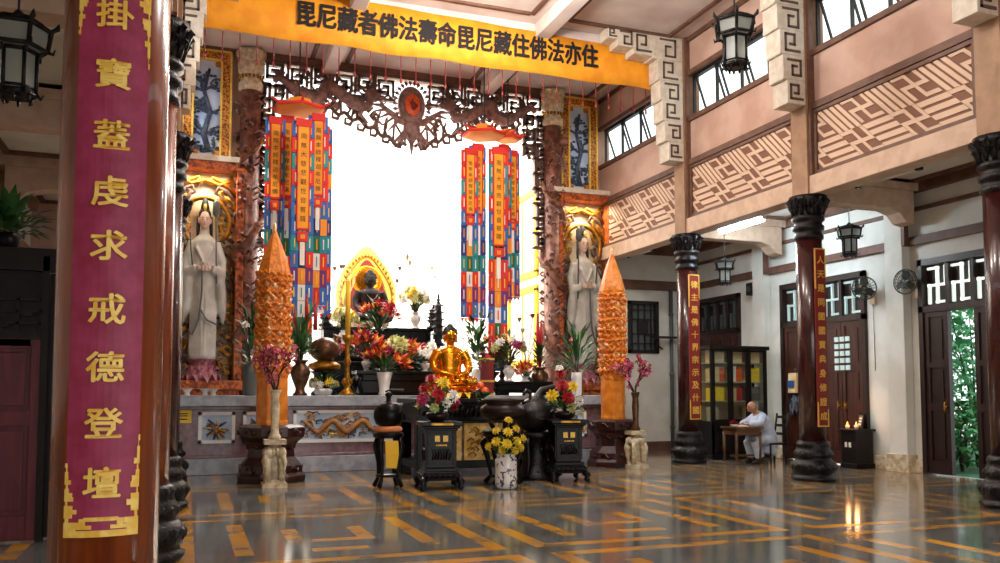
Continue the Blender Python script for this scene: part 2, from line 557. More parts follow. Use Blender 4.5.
# stepped white brackets with square spirals
def spiral(b, cx, cz, s, y, hand, w=.06, mi=1, flip=1):
    p = [(-s, s), (s, s), (s, -s), (-s * .3, -s), (-s * .3, s * .2), (s * .35, s * .2)]
    p = [(cx + hand * a, cz + flip * c) for a, c in p]
    for i in range(len(p) - 1): b.bar(p[i], p[i + 1], w, y - .012, y + .01, mi)
def bracket(y, x, d, label, z0=6.5):
    """hangs against the post at x; d = direction into the nave"""
    t = thing('fret_bracket', label, 'bracket', (x, y, z0), 0, 'stepped fret brackets under the ceiling')
    b = MB(); g = MB()
    T = .2
    steps = [(0, .42, .38), (.42, .86, .46), (.86, 1.3, .52), (1.3, 1.74, .57), (1.74, 2.2, .62), (2.2, 2.73, .74)]
    for a, c, w in steps:
        b.box((min(0, d * w), -T, a), (max(0, d * w), T, c))
    b.box((min(d * .74, d * 1.2), -T, 2.24), (max(d * .74, d * 1.2), T, 2.73))
    b.box((min(d * 1.2, d * 1.58), -T, 2.36), (max(d * 1.2, d * 1.58), T, 2.73)); b.box((min(d * 1.58, d * 1.82), -T, 2.5), (max(d * 1.58, d * 1.82), T, 2.73))
    b.build('block', ['fret_white'], t, bevel=.012)
    for k, (u, z, q, w) in enumerate([(d * (w * .5), (a + c) / 2, .12 + .012 * i, .042) for i, (a, c, w) in enumerate(steps)] + [(d * .96, 2.49, .165, .045), (d * 1.39, 2.55, .13, .042), (d * 1.7, 2.62, .075, .03)]):
        g = MB(); spiral(g, u, z, q, -T, -d if k % 2 else d, w, 0, -1 if k % 2 == 0 else 1); g.build('fret_spiral', ['fret_line'], t)
bracket(15.95, XR - .16, -1, 'white stepped fret bracket where the orange banner ends on the right')
bracket(12.07, XR - .16, -1, 'white stepped fret bracket beside the hanging lantern, above the second right column')
bracket(8.3, XR - .16, -1, 'white stepped fret bracket at the top right corner of the photo')
bracket(15.95, XL - .1, 1, 'white stepped fret bracket by the left end of the orange banner')

# back wall, with the alcove opening
b = MB()
b.box((XWL, YB, 0), (XL, YB + .25, ZA))
b.box((XL, YB, 0), (1.35, YB + .25, ZC + .2)); b.box((8.55, YB, 0), (XR + .25, YB + .25, ZC + .2))
b.box((1.35, YB, 9.14), (8.55, YB + .25, ZC + .2))
struct('wall_back', b, ['plaster'])
b = MB()
b.box((XR + .25, YB, 0), (10.95, YB + .25, ZA)); b.box((11.88, YB, 0), (XW + .2, YB + .25, ZA))
b.box((10.95, YB, 0), (11.88, YB + .25, 2.55)); b.box((10.95, YB, 3.95), (11.88, YB + .25, ZA))
struct('wall_back_aisle', b, ['white_plaster'])
b = MB()
b.box((XR + .25, YB - .08, 4.25), (XW, YB, 4.5)).box((XR + .25, YB - .08, 5.2), (XW, YB, 5.5)).box((XR + .25, YB - .05, 0), (XW, YB, .22))
struct('trim_7', b, ['brown_trim'])
b = MB()
for x0, x1 in ((10.95, 11.04), (11.79, 11.88)): b.box((x0, YB - .04, 2.55), (x1, YB + .2, 3.95))
for z0, z1 in ((2.55, 2.64), (3.86, 3.95)): b.box((10.95, YB - .04, z0), (11.88, YB + .2, z1))
w = struct('window_6', b, ['window_black'])
b = MB()
for a in range(4):
    b.box((11.04 + .05 + a * .19, YB + .02, 2.64), (11.04 + .08 + a * .19, YB + .06, 3.86))
for z in (2.8, 3.05, 3.45, 3.7): b.box((11.04, YB + .02, z), (11.79, YB + .06, z + .03))
b.box((11.26, YB, 3.08), (11.58, YB + .05, 3.42), 0)
b.build('lattice', ['window_black'], w)
MB().box((11.04, YB + .1, 2.64), (11.79, YB + .12, 3.86)).build('pane', ['bead_grey'], w)

# front wall with its wide entrance, behind the camera
b = MB(); b.box((XWL, YF - .25, 4.4), (XW + .2, YF, ZC + .2)).box((XWL, YF - .25, 0), (-.6, YF, 4.4)).box((10.5, YF - .25, 0), (XW + .2, YF, 4.4))
struct('wall_front', b, ['plaster'])
# aisle outer wall on the right
doors = [(17.9, 19.8), (13.69, 16.32), (9.95, 12.28)]
def side_wall(name, x0, x1, doors, mats):
    b = MB(); y = YB
    for a, c in sorted(doors, reverse=True):
        b.box((x0, c, 0), (x1, y, 4.0)); y = a
    b.box((x0, YF, 0), (x1, y, 4.0))
    b.box((x0, YF, 4.0), (x1, YB, ZA + .2))
    return struct(name, b, mats)
side_wall('wall_right', XW, XW + .2, doors, ['white_plaster'])
b = MB(); c = MB()
for p in (16.95, 12.78, 9.2, 5.4):
    b.box((XW - .2, p - .22, 0), (XW, p + .22, ZA)); c.box((XW - .24, p - .27, 0), (XW, p + .27, .34))
struct('trim_8', b, ['white_plaster'], bevel=.015)
for a, d in ((19.8, 20.0), (16.32, 17.9), (12.28, 13.69), (8, 9.95)):
    c.box((XW - .07, a, 0), (XW, d, .26))
struct('baseboard_right', c, ['cream_stone'], bevel=.01)
b = MB(); d = MB()
b.box((XW - .1, YF, 4.3), (XW, YB, 4.42)).box((XW - .06, YF, 4.42), (XW, YB, 4.47)).box((XW - .07, YF, 4.95), (XW, YB, 5.02)).box((XW - .12, YF, 5.3), (XW, YB, 5.5))
for p in (16.95, 12.78, 9.2): b.box((XW - .215, p - .3, 4.3), (XW - .1, p - .22, 5.3))
struct('trim_9', b, ['brown_trim'])
MB().box((XWL - .2, YF, ZA), (XL - .2, YB + .2, ZA + .2)).box((XR + .2, YF, ZA), (XW + .2, YB + .2, ZA + .2)).build('ceiling_aisles', ['white_plaster'])['kind'] = 'structure'
# beams across the aisle with curved haunches at the wall
b = MB()
for y in (16.2, 12.4, 8.65, 5.0):
    pr = [(XR + .2, 5.3), (XR + .2, 4.86), (XR + .35, 4.93), (12.2, 4.93), (12.45, 4.86), (12.6, 4.7), (12.8, 4.66), (12.8, 5.3)]
    b.prism(pr, y - .17, y + .17)
    pr2 = [(-x + (XL + XR), z) for x, z in pr][::-1]
    b.prism(pr2, y - .17, y + .17)
    b.box((XR + .2, y - .2, 5.3), (XW, y + .2, 5.5)); b.box((XWL, y - .2, 5.3), (XL - .2, y + .2, 5.5))
struct('trim_10', b, ['cream_trim'], bevel=.012)
b = MB()
for y in (18.2, 14.3, 10.7):
    for s in (-1.55, 1.55):
        b.box((XR + .4, y + s - .05, ZA - .06), (XW - .2, y + s + .05, ZA)); b.box((XWL + .2, y + s - .05, ZA - .06), (XL - .4, y + s + .05, ZA))
    for x in (XR + .45, XW - .25, XL - .45, XWL + .25):
        b.box((x - .05, y - 1.5, ZA - .06), (x + .05, y + 1.5, ZA))
struct('trim_11', b, ['brown_trim'])

# left aisle
b = MB(); b.box((XWL - .2, YF, 0), (XWL, YB, ZA + .2))
struct('wall_left', b, ['white_plaster'])
b = MB()
b.box((XWL, YF, 4.3), (XWL + .1, YB, 4.45)).box((XWL, YF, 5.3), (XWL + .12, YB, 5.5))
for p in (16.95, 12.78, 9.2): b.box((XWL, p - .22, 0), (XWL + .2, p + .22, ZA))
struct('trim_12', b, ['tan_trim'])

# doors
FRET = [((.5, .06), (.5, .94)), ((.08, .5), (.92, .5)), ((.5, .94), (.92, .94)), ((.5, .06), (.08, .06)), ((.08, .5), (.08, .94)), ((.92, .5), (.92, .06))]
def leaf_panels(m, g, u0, u1, z0, z1, T):
    """door leaf with stiles, rails and sunk panels in local u (along), z"""
    s = .09
    m.box((u0, -T, z0), (u0 + s, T, z1)); m.box((u1 - s, -T, z0), (u1, T, z1))
    zs = [z0, z0 + .25, z0 + 1.15, z0 + 1.3, z0 + 1.95, z0 + 2.05, z1 - .1, z1]
    for a, c in ((0, 1), (2, 3), (4, 5), (6, 7)): m.box((u0 + s, -T, zs[a]), (u1 - s, T, zs[c]))
    m.box((u0 + s, -T * .35, z0 + .2), (u1 - s, T * .35, z1 - .05))
    for a, c in ((1, 2), (3, 4), (5, 6)): m.box((u0 + s + .05, -T * .75, zs[a] + .05), (u1 - s - .05, T * .75, zs[c] - .05))
def door(idx, y0, y1, n, openset, light, wood='door_wood'):
    fr = MB(); x0, x1 = XW - .08, XW + .14
    for y in (y0, y1 - .1): fr.box((x0, y, 0), (x1, y + .1, 4.0))
    fr.box((x0, y0, 3.88), (x1, y1, 4.0)); fr.box((x0, y0, 3.0), (x1, y1, 3.12))
    w = (y1 - y0 - .2) / n
    for k in range(1, n): fr.box((x0 + .03, y0 + .1 + k * w - .04, 3.12), (x1, y0 + .1 + k * w + .04, 3.88))
    d = struct('door_%d' % idx, fr, ['dark_wood'])
    tr = MB()
    for k in range(n):
        ya = y0 + .1 + k * w + .05; W = w - .1
        for (a, c), (e, f) in FRET:
            p, q = Vector((ya + a * W, 3.14 + c * .72)), Vector((ya + e * W, 3.14 + f * .72))
            dd = (q - p).normalized(); nn = Vector((-dd.y, dd.x)) * .022
            P = [p - dd * .03 + nn, p - dd * .03 - nn, q + dd * .03 - nn, q + dd * .03 + nn]
            vs = [(XW, v.x, v.y) for v in P] + [(XW + .05, v.x, v.y) for v in P]
            tr.add(vs, [(0, 1, 2, 3), (7, 6, 5, 4), (0, 4, 5, 1), (1, 5, 6, 2), (2, 6, 7, 3), (3, 7, 4, 0)])
    tr.build('transom_fret', [light], d)  # solid bars; emissive ones stand in for daylight through cut-outs
    tb = MB().box((XW + .06, y0 + .1, 3.12), (XW + .09, y1 - .1, 3.88)); tb.build('transom_back', ['dark_wood'], d)
    for k in range(n):
        if k in openset: continue
        m = MB(); m.M = Matrix(((0, 1, 0, XW), (1, 0, 0, 0), (0, 0, 1, 0), (0, 0, 0, 1)))
        leaf_panels(m, None, y0 + .1 + k * w + .01, y0 + .1 + (k + 1) * w - .01, .02, 3.0, .045)
        m.build('door_leaf', [wood], d)
        h = MB(); yy = y0 + .1 + k * w + (w - .1 if k % 2 == 0 else .1)
        h.M = Matrix.Translation((XW - .06, yy, 1.25)); h.ell((0, 0, 0), .035).tube([(0, 0, -.1), (-.03, 0, -.06), (-.03, 0, .06), (0, 0, .1)], .012, 6)
        h.build('door_handle', ['gold_dark'], d)
    return d
d1 = door(1, 17.9, 19.8, 4, (), 'bead_grey')
d2 = door(2, 13.69, 16.32, 4, (), 'dim_daylight_glow')
# small key fret on one leaf of the middle door, its glow imitating daylight
b = MB()
for z in range(5):
    for y in range(3): b.box((XW - .07, 14.15 + y * .16, 1.98 + z * .15), (XW - .045, 14.26 + y * .16, 2.08 + z * .15))
b.build('fret_pattern', ['dim_daylight_glow'], d2)
d3 = door(3, 10.0, 12.33, 4, (2,), 'daylight_glow', 'dark_wood')
b = MB()
for a, c in (((10.32, 2.3), (10.32, 2.95)), ((10.32, 2.95), (10.5, 2.95)), ((10.5, 2.95), (10.5, 2.75)), ((10.32, 2.55), (10.46, 2.55)), ((10.32, 2.3), (10.5, 2.3)), ((10.5, 2.3), (10.5, 2.42))):
    y0, y1, z0, z1 = min(a[0], c[0]) - .025, max(a[0], c[0]) + .025, min(a[1], c[1]) - .025, max(a[1], c[1]) + .025
    b.box((XW - .075, y0, z0), (XW - .045, y1, z1))
b.build('fret_pattern', ['daylight_glow'], d3)  # glowing bars in place of daylight shining through the leaf

# garden outside the open door
b = MB().box((13.2, 4, -.12), (22, 20, -.02)); tag(b.build('lawn', ['grass']), 'green lawn outside the open side door', 'lawn', kind='structure')
def bush(loc, r, h, n, mats, label, seed):
    rr = random.Random(seed)
    t = thing('garden_bush', label, 'bush', loc, 0, 'bushes outside the open side door')
    f = MB(); s = MB()
    for k in range(7):
        a = rr.uniform(0, 2 * PI); e = (r * .6 * math.cos(a), r * .6 * math.sin(a), h * rr.uniform(.6, .95))
        s.tube([(0, 0, 0), (e[0] * .3, e[1] * .3, e[2] * .5), e], [.03, .02, .008], 5)
    for k in range(n):
        a = rr.uniform(0, 2 * PI); q = r * math.sqrt(rr.random()); z = h * rr.uniform(.05, 1)
        q *= .6 + .6 * math.sin(PI * min(1, z / h * .85 + .1))
        d = Vector((math.cos(a), math.sin(a), rr.uniform(-.3, .8)))
        f.leaf((q * math.cos(a), q * math.sin(a), z), d, rr.uniform(.18, .36), rr.uniform(.09, .17), mi=rr.choice((0, 0, 1)))
    s.build('branches', ['stem'], t); f.build('foliage', mats, t)
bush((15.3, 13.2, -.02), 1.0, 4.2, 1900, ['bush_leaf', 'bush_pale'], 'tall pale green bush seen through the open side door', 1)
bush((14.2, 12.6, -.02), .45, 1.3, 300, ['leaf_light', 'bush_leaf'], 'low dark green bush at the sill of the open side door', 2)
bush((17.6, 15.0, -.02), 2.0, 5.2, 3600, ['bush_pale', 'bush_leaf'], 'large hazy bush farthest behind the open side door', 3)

# ------------------------------------------------------------------ columns
def carved_ring(b, r, z, n, s, mi=0):
    for k in range(n):
        a = 2 * PI * k / n
        b.ell((r * math.cos(a), r * math.sin(a), z), (s * .6, s * .6, s), 6, 4, mi)
def column_mesh():
    base = MB()
    base.lathe([(.37, 0), (.38, .07), (.34, .09), (.33, .12), (.36, .16), (.385, .24), (.37, .31), (.31, .35), (.29, .38), (.32, .42), (.33, .47), (.29, .52), (.27, .57), (.28, .6), (.27, .66), (.235, .68)], 28)
    carved_ring(base, .36, .24, 20, .06); carved_ring(base, .31, .45, 20, .045); carved_ring(base, .265, .61, 22, .03)
    sh = MB().lathe([(.226, .66), (.226, 2.5), (.22, 4.2)], 32)
    cp = MB()
    cp.lathe([(.215, 4.16), (.25, 4.18), (.25, 4.24), (.225, 4.26), (.225, 4.32), (.265, 4.34), (.265, 4.41), (.23, 4.43), (.235, 4.48), (.275, 4.51), (.275, 4.56), (.24, 4.58), (.255, 4.66), (.28, 4.76), (.31, 4.84), (.32, 4.93)], 28)
    for row, (r, z, n, L) in enumerate(((.235, 4.6, 14, .2), (.27, 4.7, 14, .2))):
        for k in range(n):
            a = 2 * PI * (k + .5 * row) / n
            d = Vector((math.cos(a), math.sin(a), 0))
            cp.tube([d * r + Vector((0, 0, z)), d * (r + .03) + Vector((0, 0, z + L * .5)), d * (r + .08) + Vector((0, 0, z + L * .85)), d * (r + .1) + Vector((0, 0, z + L * .7))], [.04, .04, .03, .012], 6)
    return base, sh, cp
def column(loc, label, shaft='col_wood', src=[]):
    t = thing('column', label, 'column', loc, 0, 'round wooden columns')
    if not src:
        a, c, d = column_mesh()
        src.extend([a.mesh('column_base', ['black_carved']), c, d.mesh('column_capital', ['black_carved'])])
    inst('base', src[0], t, (0, 0, 0)); src[1].build('shaft', [shaft], t); inst('capital', src[2], t, (0, 0, 0))
    return t
column((XR, 15.95, 0), 'dark red round column on the right, farthest back, beside the bookcase')
column((XR, 12.07, 0), 'dark red round column in front of the seated person and the four-leaf doors')
column((XR, 8.3, 0), 'dark red round column cut by the right edge of the photo')
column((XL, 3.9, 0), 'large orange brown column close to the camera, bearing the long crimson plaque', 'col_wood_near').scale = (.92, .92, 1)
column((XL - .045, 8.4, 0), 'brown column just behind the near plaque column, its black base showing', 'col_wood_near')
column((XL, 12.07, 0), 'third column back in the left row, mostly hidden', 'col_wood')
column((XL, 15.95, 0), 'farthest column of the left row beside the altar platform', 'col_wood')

# couplet boards on the columns
def couplet(loc, rz, chars, w, z0, z1, R, label, size, red, gold, border, name, zs=None, off=0):
    t = thing(name, label, 'couplet board', loc, rz)
    N = 10; A = math.asin(w / 2 / R)
    def bend(x, y, z):
        a = x / R
        q = R - y
        return (q * math.sin(a), -q * math.cos(a) + off, z)
    Wd = A * R
    b = MB(); vs = []; fs = []
    for y in (0, -.025):
        for z in (z0, z1):
            for k in range(N + 1): vs.append(bend(-Wd + 2 * Wd * k / N, y, z))
    n = N + 1
    for k in range(N):
        fs += [(k, n + k, n + k + 1, k + 1), (2 * n + k, 2 * n + k + 1, 3 * n + k + 1, 3 * n + k), (k, k + 1, 2 * n + k + 1, 2 * n + k), (n + k, 3 * n + k, 3 * n + k + 1, n + k + 1)]
    fs += [(0, 2 * n, 3 * n, n), (N, n + N, 3 * n + N, 2 * n + N)]
    b.add(vs, fs); b.build('board', [red], t)
    written(chars, lambda k: (0, zs[k]), size, -.032, gold, t, bend, 1, size * .022)
    g = MB()
    def strip(x0, x1, za, zb, y=-.031):
        for k in range(4):
            xa, xb = x0 + (x1 - x0) * k / 4, x0 + (x1 - x0) * (k + 1) / 4
            P = [(xa, za), (xb, za), (xb, zb), (xa, zb)]
            vs = [bend(p, y, q) for p, q in P] + [bend(p, y + .008, q) for p, q in P]
            g.add(vs, [(0, 1, 2, 3), (0, 4, 5, 1), (1, 5, 6, 2), (2, 6, 7, 3), (3, 7, 4, 0)])
    border(g, strip, bend, Wd, z0, z1)
    zm = (z0 + z1) / 2; top = MB(); bot = MB()
    for i in range(0, len(g.v), 8):
        q = bot if g.v[i].z < zm else top
        q.add(g.v[i:i + 8], [(0, 1, 2, 3), (0, 4, 5, 1), (1, 5, 6, 2), (2, 6, 7, 3), (3, 7, 4, 0)])
    top.build('gilt_top_border', [gold], t); bot.build('gilt_bottom_border', [gold], t)
    return t
def near_border(g, strip, bend, W, z0, z1):
    strip(-W, W, z0, z0 + .025); strip(-W, W, z1 - .025, z1)
    for top in (0, 1):
        zz = (lambda h: z0 + h) if not top else (lambda h: z1 - h)
        def S(x0, x1, a, c): strip(x0, x1, min(zz(a), zz(c)), max(zz(a), zz(c)))
        # stepped cloud motif
        S(-.055, .055, .06, .075); S(-.07, -.05, .03, .07); S(.05, .07, .03, .07); S(-.1, -.03, .03, .045); S(.03, .1, .03, .045)
        for s in (-1, 1):
            hh = .34 if s > 0 else .24
            for k in range(16):
                q = k / 15; wv = (.034 * (1 - q) + .006) * (1 + .35 * math.sin(k * 1.9))
                a, c = sorted((s * W, s * (W - wv)))
                if k % 4 == 2: a, c = sorted((s * (W - .004), s * (W - wv * .5)))
                S(a, c, .025 + hh * q, .025 + hh * (q + 1 / 15))
zs = [at(105, y, 3.66).z for y in (15, 75, 136, 192, 246, 309, 367, 423, 482)]
couplet((XL, 3.9, 0), .03, '掛寶蓋虔求戒德登壇', .232, at(102, 536, 3.66).z, at(102, -32, 3.66).z, .238, 'long crimson plaque with large gilt characters on the near left column', .125, 'plaque_red', 'gold_leaf', near_border, 'couplet_plaque', zs)
def far_border(g, strip, bend, W, z0, z1):
    strip(-W, W, z0, z0 + .02); strip(-W, W, z1 - .02, z1)
    strip(-W, -W + .02, z0, z0 + .42); strip(W - .02, W, z0, z0 + .3); strip(-W, -W + .02, z1 - .7, z1); strip(W - .02, W, z1 - .5, z1)
z0, z1 = at(695, 419, 16).z, at(695, 277, 16).z
couplet((XR, 15.95, 0), 0, '律主是佛十界宗示及什國', .26, z0, z1, .6, 'red couplet board with gilt characters on the farthest right column', .17, 'couplet_red', 'gold_paint', far_border, 'couplet_board', [z1 - .22 - k * (z1 - z0 - .42) / 10 for k in range(11)], .345)
z0, z1 = at(820, 426, 12.1).z, at(820, 252, 12.1).z
couplet((XR, 12.07, 0), 0, '人天是同國國寶典身修證成', .22, z0, z1, .6, 'red couplet board on the column in front of the four-leaf doors', .145, 'couplet_red', 'gold_paint', far_border, 'couplet_board', [z1 - .2 - k * (z1 - z0 - .38) / 11 for k in range(12)], .345)
# ------------------------------------------------------------------ alcove behind the altar
AY = 26.2
PZ = 1.45
b = MB()
b.box((.9, YB + .25, 0), (1.15, AY + .2, 10)).box((8.75, YB + .25, 0), (9.0, AY + .2, 10)).box((.9, AY, 0), (9.0, AY + .25, 10))
b.box((.9, YB + .25, 10), (9.0, 21.2, 10.2)).box((.9, 25.6, 10), (9.0, AY + .2, 10.2))
struct('wall_alcove', b, ['bright_plaster'])
# platform: marble body, grey cornice and plinth
b = MB()
b.box((-.1, 16.75, .3), (9.0, YB, 1.24)).box((1.15, YB, .3), (8.75, AY, 1.24))
b.box((-.1, 16.68, 1.19), (9.0, YB, 1.25))
b.box((-.15, 16.62, 1.25), (9.05, YB, PZ), 1).box((1.15, YB, 1.24), (8.75, AY, PZ), 1)
b.box((-.15, 16.6, 0), (9.1, YB, .3), 1).box((1.15, YB, 0), (8.75, AY, .3), 1)
b.box((-.12, 16.66, .3), (9.05, YB, .36))
o = b.build('altar_platform', ['marble', 'marble_grey'], bevel=.012)
o['kind'] = 'structure'
# side steps of the platform towards the right aisle
b = MB()
b.prism([(9.1, 0), (10.9, 0), (10.9, .18), (10.1, .62), (9.1, 1.2)], 18.9, 19.05)
for k in range(5): b.box((9.1, 19.05, .24 * k), (10.75 - .36 * k, 19.95, .24 * (k + 1)))
o = b.build('platform_steps', ['marble_grey'], bevel=.01); o['kind'] = 'structure'

# yellow window frames on the alcove's right wall
def alcove_window(idx, y0, y1, z0, z1):
    b = MB(); x = 8.75
    for y in (y0, y1): b.box((x - .08, y - .09, z0), (x, y + .09, z1))
    for z in (z0, z1): b.box((x - .08, y0 - .09, z - .09), (x, y1 + .09, z + .09))
    b.box((x - .05, (y0 + y1) / 2 - .04, z0), (x, (y0 + y1) / 2 + .04, z1))
    w = struct('window_%d' % idx, b, ['cloth_yellow'], bevel=.01)
    MB().box((x - .03, y0, z0), (x - .015, y1, z1)).build('pane', ['paper'], w)
alcove_window(7, 20.9, 22.9, 2.3, 4.3); alcove_window(8, 20.9, 22.9, 4.7, 6.9)

# ceramic relief panels on the platform front
def panel(x0, x1, z0, z1, label, fn, big):
    t = thing('ceramic_panel', label, 'ceramic panel', ((x0 + x1) / 2, 16.75, (z0 + z1) / 2), 0, 'ceramic relief panels on the altar platform')
    W, H = (x1 - x0) / 2, (z1 - z0) / 2
    MB().box((-W, -.025, -H), (W, 0, H)).build('tile', ['ceramic_blue'], t)
    f = MB(); e = .03
    for s in (-1, 1): f.box((s * W - e, -.04, -H - e), (s * W + e, 0, H + e)); f.box((-W - e, -.04, s * H - e), (W + e, 0, s * H + e))
    f.build('border', ['ceramic_white'], t)
    r = MB(); fn(r, W, H); r.build('relief', ['relief_brown', 'relief_gold', 'relief_blue'], t)
def flower_relief(r, W, H):
    rr = random.Random(3)
    for k in range(40):
        a = rr.uniform(0, 2 * PI); q = rr.uniform(.04, .22)
        r.tube([(0, -.03, -.05), (q * .5 * math.cos(a), -.05, q * .6 * math.sin(a)), (q * math.cos(a) * 1.1, -.03, q * math.sin(a) * 1.1)], [.02, .03, .012], 6, rr.choice((0, 0, 1, 2)))
def dragon_relief(seed):
    def fn(r, W, H):
        rr = random.Random(seed)
        pts = [(-W * .9 + 1.75 * W * k / 40, -.045, H * .38 * math.sin(k * .52 + seed)) for k in range(41)]
        r.tube(pts, [.02 + .045 * math.sin(PI * (k / 40) ** .8) for k in range(41)], 8, 0)
        for k in range(2, 39): r.leaf((pts[k][0], -.05, pts[k][2] + .04), (.4, -.2, 1), .07, .04, mi=1)
        r.ell((W * .85, -.06, pts[-1][2]), (.1, .05, .08), 10, 6, 0)
        for k in range(5): r.tube([(W * .85, -.06, pts[-1][2]), (W * .85 - .12, -.05, pts[-1][2] + .06 * (k - 2)), (W * .85 - .17, -.04, pts[-1][2] + .1 * (k - 2))], [.02, .014, .005], 5, 1)
        for k in range(90):
            x, z = rr.uniform(-W * .92, W * .92), rr.uniform(-H * .85, H * .85)
            s = rr.choice((-1, 1)); m = rr.choice((0, 1, 2, 0))
            r.tube([(x, -.03, z), (x + .05 * s, -.035, z + .05), (x + .13 * s, -.035, z + .03), (x + .14 * s, -.035, z - .03), (x + .08 * s, -.03, z - .02)], [.012, .018, .02, .014, .008], 5, m)
    return fn
panel(.27, .86, .6, 1.12, 'small square ceramic panel with a flower relief at the left end of the platform', flower_relief, 0)
panel(1.06, 1.6, .6, 1.12, 'small ceramic panel half hidden behind the left orange tower', flower_relief, 0)
panel(1.98, 4.15, .58, 1.14, 'long pale blue ceramic panel with a brown dragon relief, left of the black bowl stand', dragon_relief(1.3), 1)
panel(5.8, 8.1, .6, 1.14, 'pale blue ceramic panel with a dragon relief behind the right black pedestal', dragon_relief(2.2), 1)
t = thing('notice', 'small yellow notice at the far left end of the platform front', 'sign', at(184, 416.5, 16.74) + Vector((0, .0, 0)))
MB().box((-.13, -.012, -.12), (.13, .01, .12)).build('plate', ['sign_yellow'], t)
b = MB()
for z in (.05, .01, -.05): b.box((-.08, -.016, z - .008), (.06, -.012, z + .008))
b.build('lettering', ['banner_ink'], t)

# ------------------------------------------------------------------ altar wall
WY = 19.8
# carved dragon columns
def dragon_col(x, label, h):
    t = thing('dragon_column', label, 'column', (x, WY - .1, PZ), 0, 'carved dragon columns beside the alcove')
    H = 7.75
    MB().lathe([(.3, 0), (.3, .12), (.24, .2), (.22, .3), (.22, H - .9)], 20).build('shaft', ['dragon_column'], t)
    d = MB(); n = 90
    pts = []
    for k in range(n + 1):
        a = h * (k / n) * 2 * PI * 3.2 + .6; z = .35 + (H - 1.7) * k / n
        pts.append((.27 * math.cos(a), .27 * math.sin(a), z + .05 * math.sin(k * .8)))
    d.tube(pts, [.03 + .075 * math.sin(PI * min(1, .12 + .88 * k / n)) for k in range(n + 1)], 7, 0)
    for k in range(4, n, 2):
        p = Vector(pts[k]); o = Vector((p.x, p.y, 0)).normalized()
        d.leaf(p + o * .06, o + Vector((0, 0, .6)), .17, .12, mi=1)
    rr = random.Random(5)
    for k in range(190):
        a, z = rr.uniform(0, 2 * PI), rr.uniform(.3, H - 1.05)
        o = Vector((math.cos(a), math.sin(a), 0)); sd = Vector((-o.y, o.x, 0))
        d.tube([o * .2 + Vector((0, 0, z)), o * .29 + sd * .08 + Vector((0, 0, z + .07)), o * .3 + sd * .15 + Vector((0, 0, z + .02)), o * .24 + sd * .1 + Vector((0, 0, z - .05))], [.02, .035, .03, .01], 5, rr.choice((0, 2)))
    e = pts[-1]
    d.ell(e, (.16, .16, .12), 10, 6, 0)
    d.build('dragon', ['dragon_column', 'gold_dark', 'carved_brown'], t)
    c = MB().lathe([(.22, H - .92), (.27, H - .88), (.27, H - .74), (.23, H - .7), (.23, H - .55), (.28, H - .5), (.3, H - .3), (.26, H - .26), (.33, H - .1), (.33, H)], 20)
    carved_ring(c, .26, H - .62, 18, .05, 1)
    c.build('capital', ['cream_stone', 'gold_dark'], t)
dragon_col(1.25, 'carved dragon column at the left edge of the alcove, behind the left orange tower', 1)
dragon_col(8.67, 'carved dragon column at the right edge of the alcove', -1)

# blue mosaic pictures
def mosaic(x0, x1, label, seed, z0=6.55, z1=9.2):
    W, H = (x1 - x0) / 2, (z1 - z0) / 2
    t = thing('mosaic_picture', label, 'picture', ((x0 + x1) / 2, WY + .18, (z0 + z1) / 2), 0, 'framed blue pictures on the altar wall')
    MB().box((-W + .15, -.05, -H + .15), (W - .15, 0, H - .15)).build('panel', ['picture_blue'], t)
    f = MB(); e = .22
    for s in (-1, 1):
        f.box((min(s * W, s * (W - e)), -.14, -H), (max(s * W, s * (W - e)), .02, H)); f.box((-W + e, -.14, min(s * H, s * (H - e))), (W - e, .02, max(s * H, s * (H - e))))
        for q in (-1, 1): f.box((s * (W - e - .07) - .07, -.12, q * (H - e - .07) - .07), (s * (W - e - .07) + .07, 0, q * (H - e - .07) + .07))
    f.build('frame', ['mosaic_gold'], t, bevel=.01)
    g = MB()
    for w, h in ((W - .02, H - .02), (W - e - .005, H - e - .005)):
        for s in (-1, 1): g.box((s * w - .022, -.165, -h), (s * w + .022, -.1, h)); g.box((-w, -.165, s * h - .022), (w, -.1, s * h + .022))
    g.build('gilt_edge', ['gold_leaf'], t)
    r = MB(); rr = random.Random(seed)
    def branch(p, a, l, w, n):
        q = Vector((p[0] + l * math.cos(a), -.06, p[2] + l * math.sin(a)))
        if abs(q.x) > W - .24 or abs(q.z) > H - .28: return
        m = Vector(((p[0] + q.x) / 2 + rr.uniform(-.05, .05), -.08, (p[2] + q.z) / 2 + rr.uniform(-.05, .05)))
        r.tube([(p[0], -.06, p[2]), m, q], [w, w * .85, w * .7], 6, 0)
        for k in range(3): r.ell((q.x + rr.uniform(-.08, .08), -.08, q.z + rr.uniform(-.08, .08)), (.045, .03, .03), 7, 5, 0)
        if n:
            for s in (-1, 1, rr.choice((-.3, .3))):
                branch((q.x, -.06, q.z), a + s * rr.uniform(.4, 1.0), l * rr.uniform(.72, .92), w * .72, n - 1)
    P = [(.05, -.06, -H + .36), (-.06, -.08, -H * .45), (.07, -.08, -.1), (-.07, -.08, H * .3), (.04, -.06, H - .42)]
    r.tube(P, [.07, .065, .055, .045, .03], 7, 0)
    for p in P[:4]:
        for a in (.35, 2.8, rr.choice((1.0, 2.1))): branch(p, a + rr.uniform(-.25, .25), .19, .038, 1)
    branch(P[0], .1, .18, .04, 1); branch(P[0], 3.0, .18, .04, 1)
    r.build('tree_relief', ['branch_blue', 'gold_dark'], t)
mosaic(-.2, .85, 'framed blue picture of a dark tree on the left of the altar wall', 4)
mosaic(8.98, 10.02, 'framed blue picture of a dark tree on the right of the altar wall', 9)

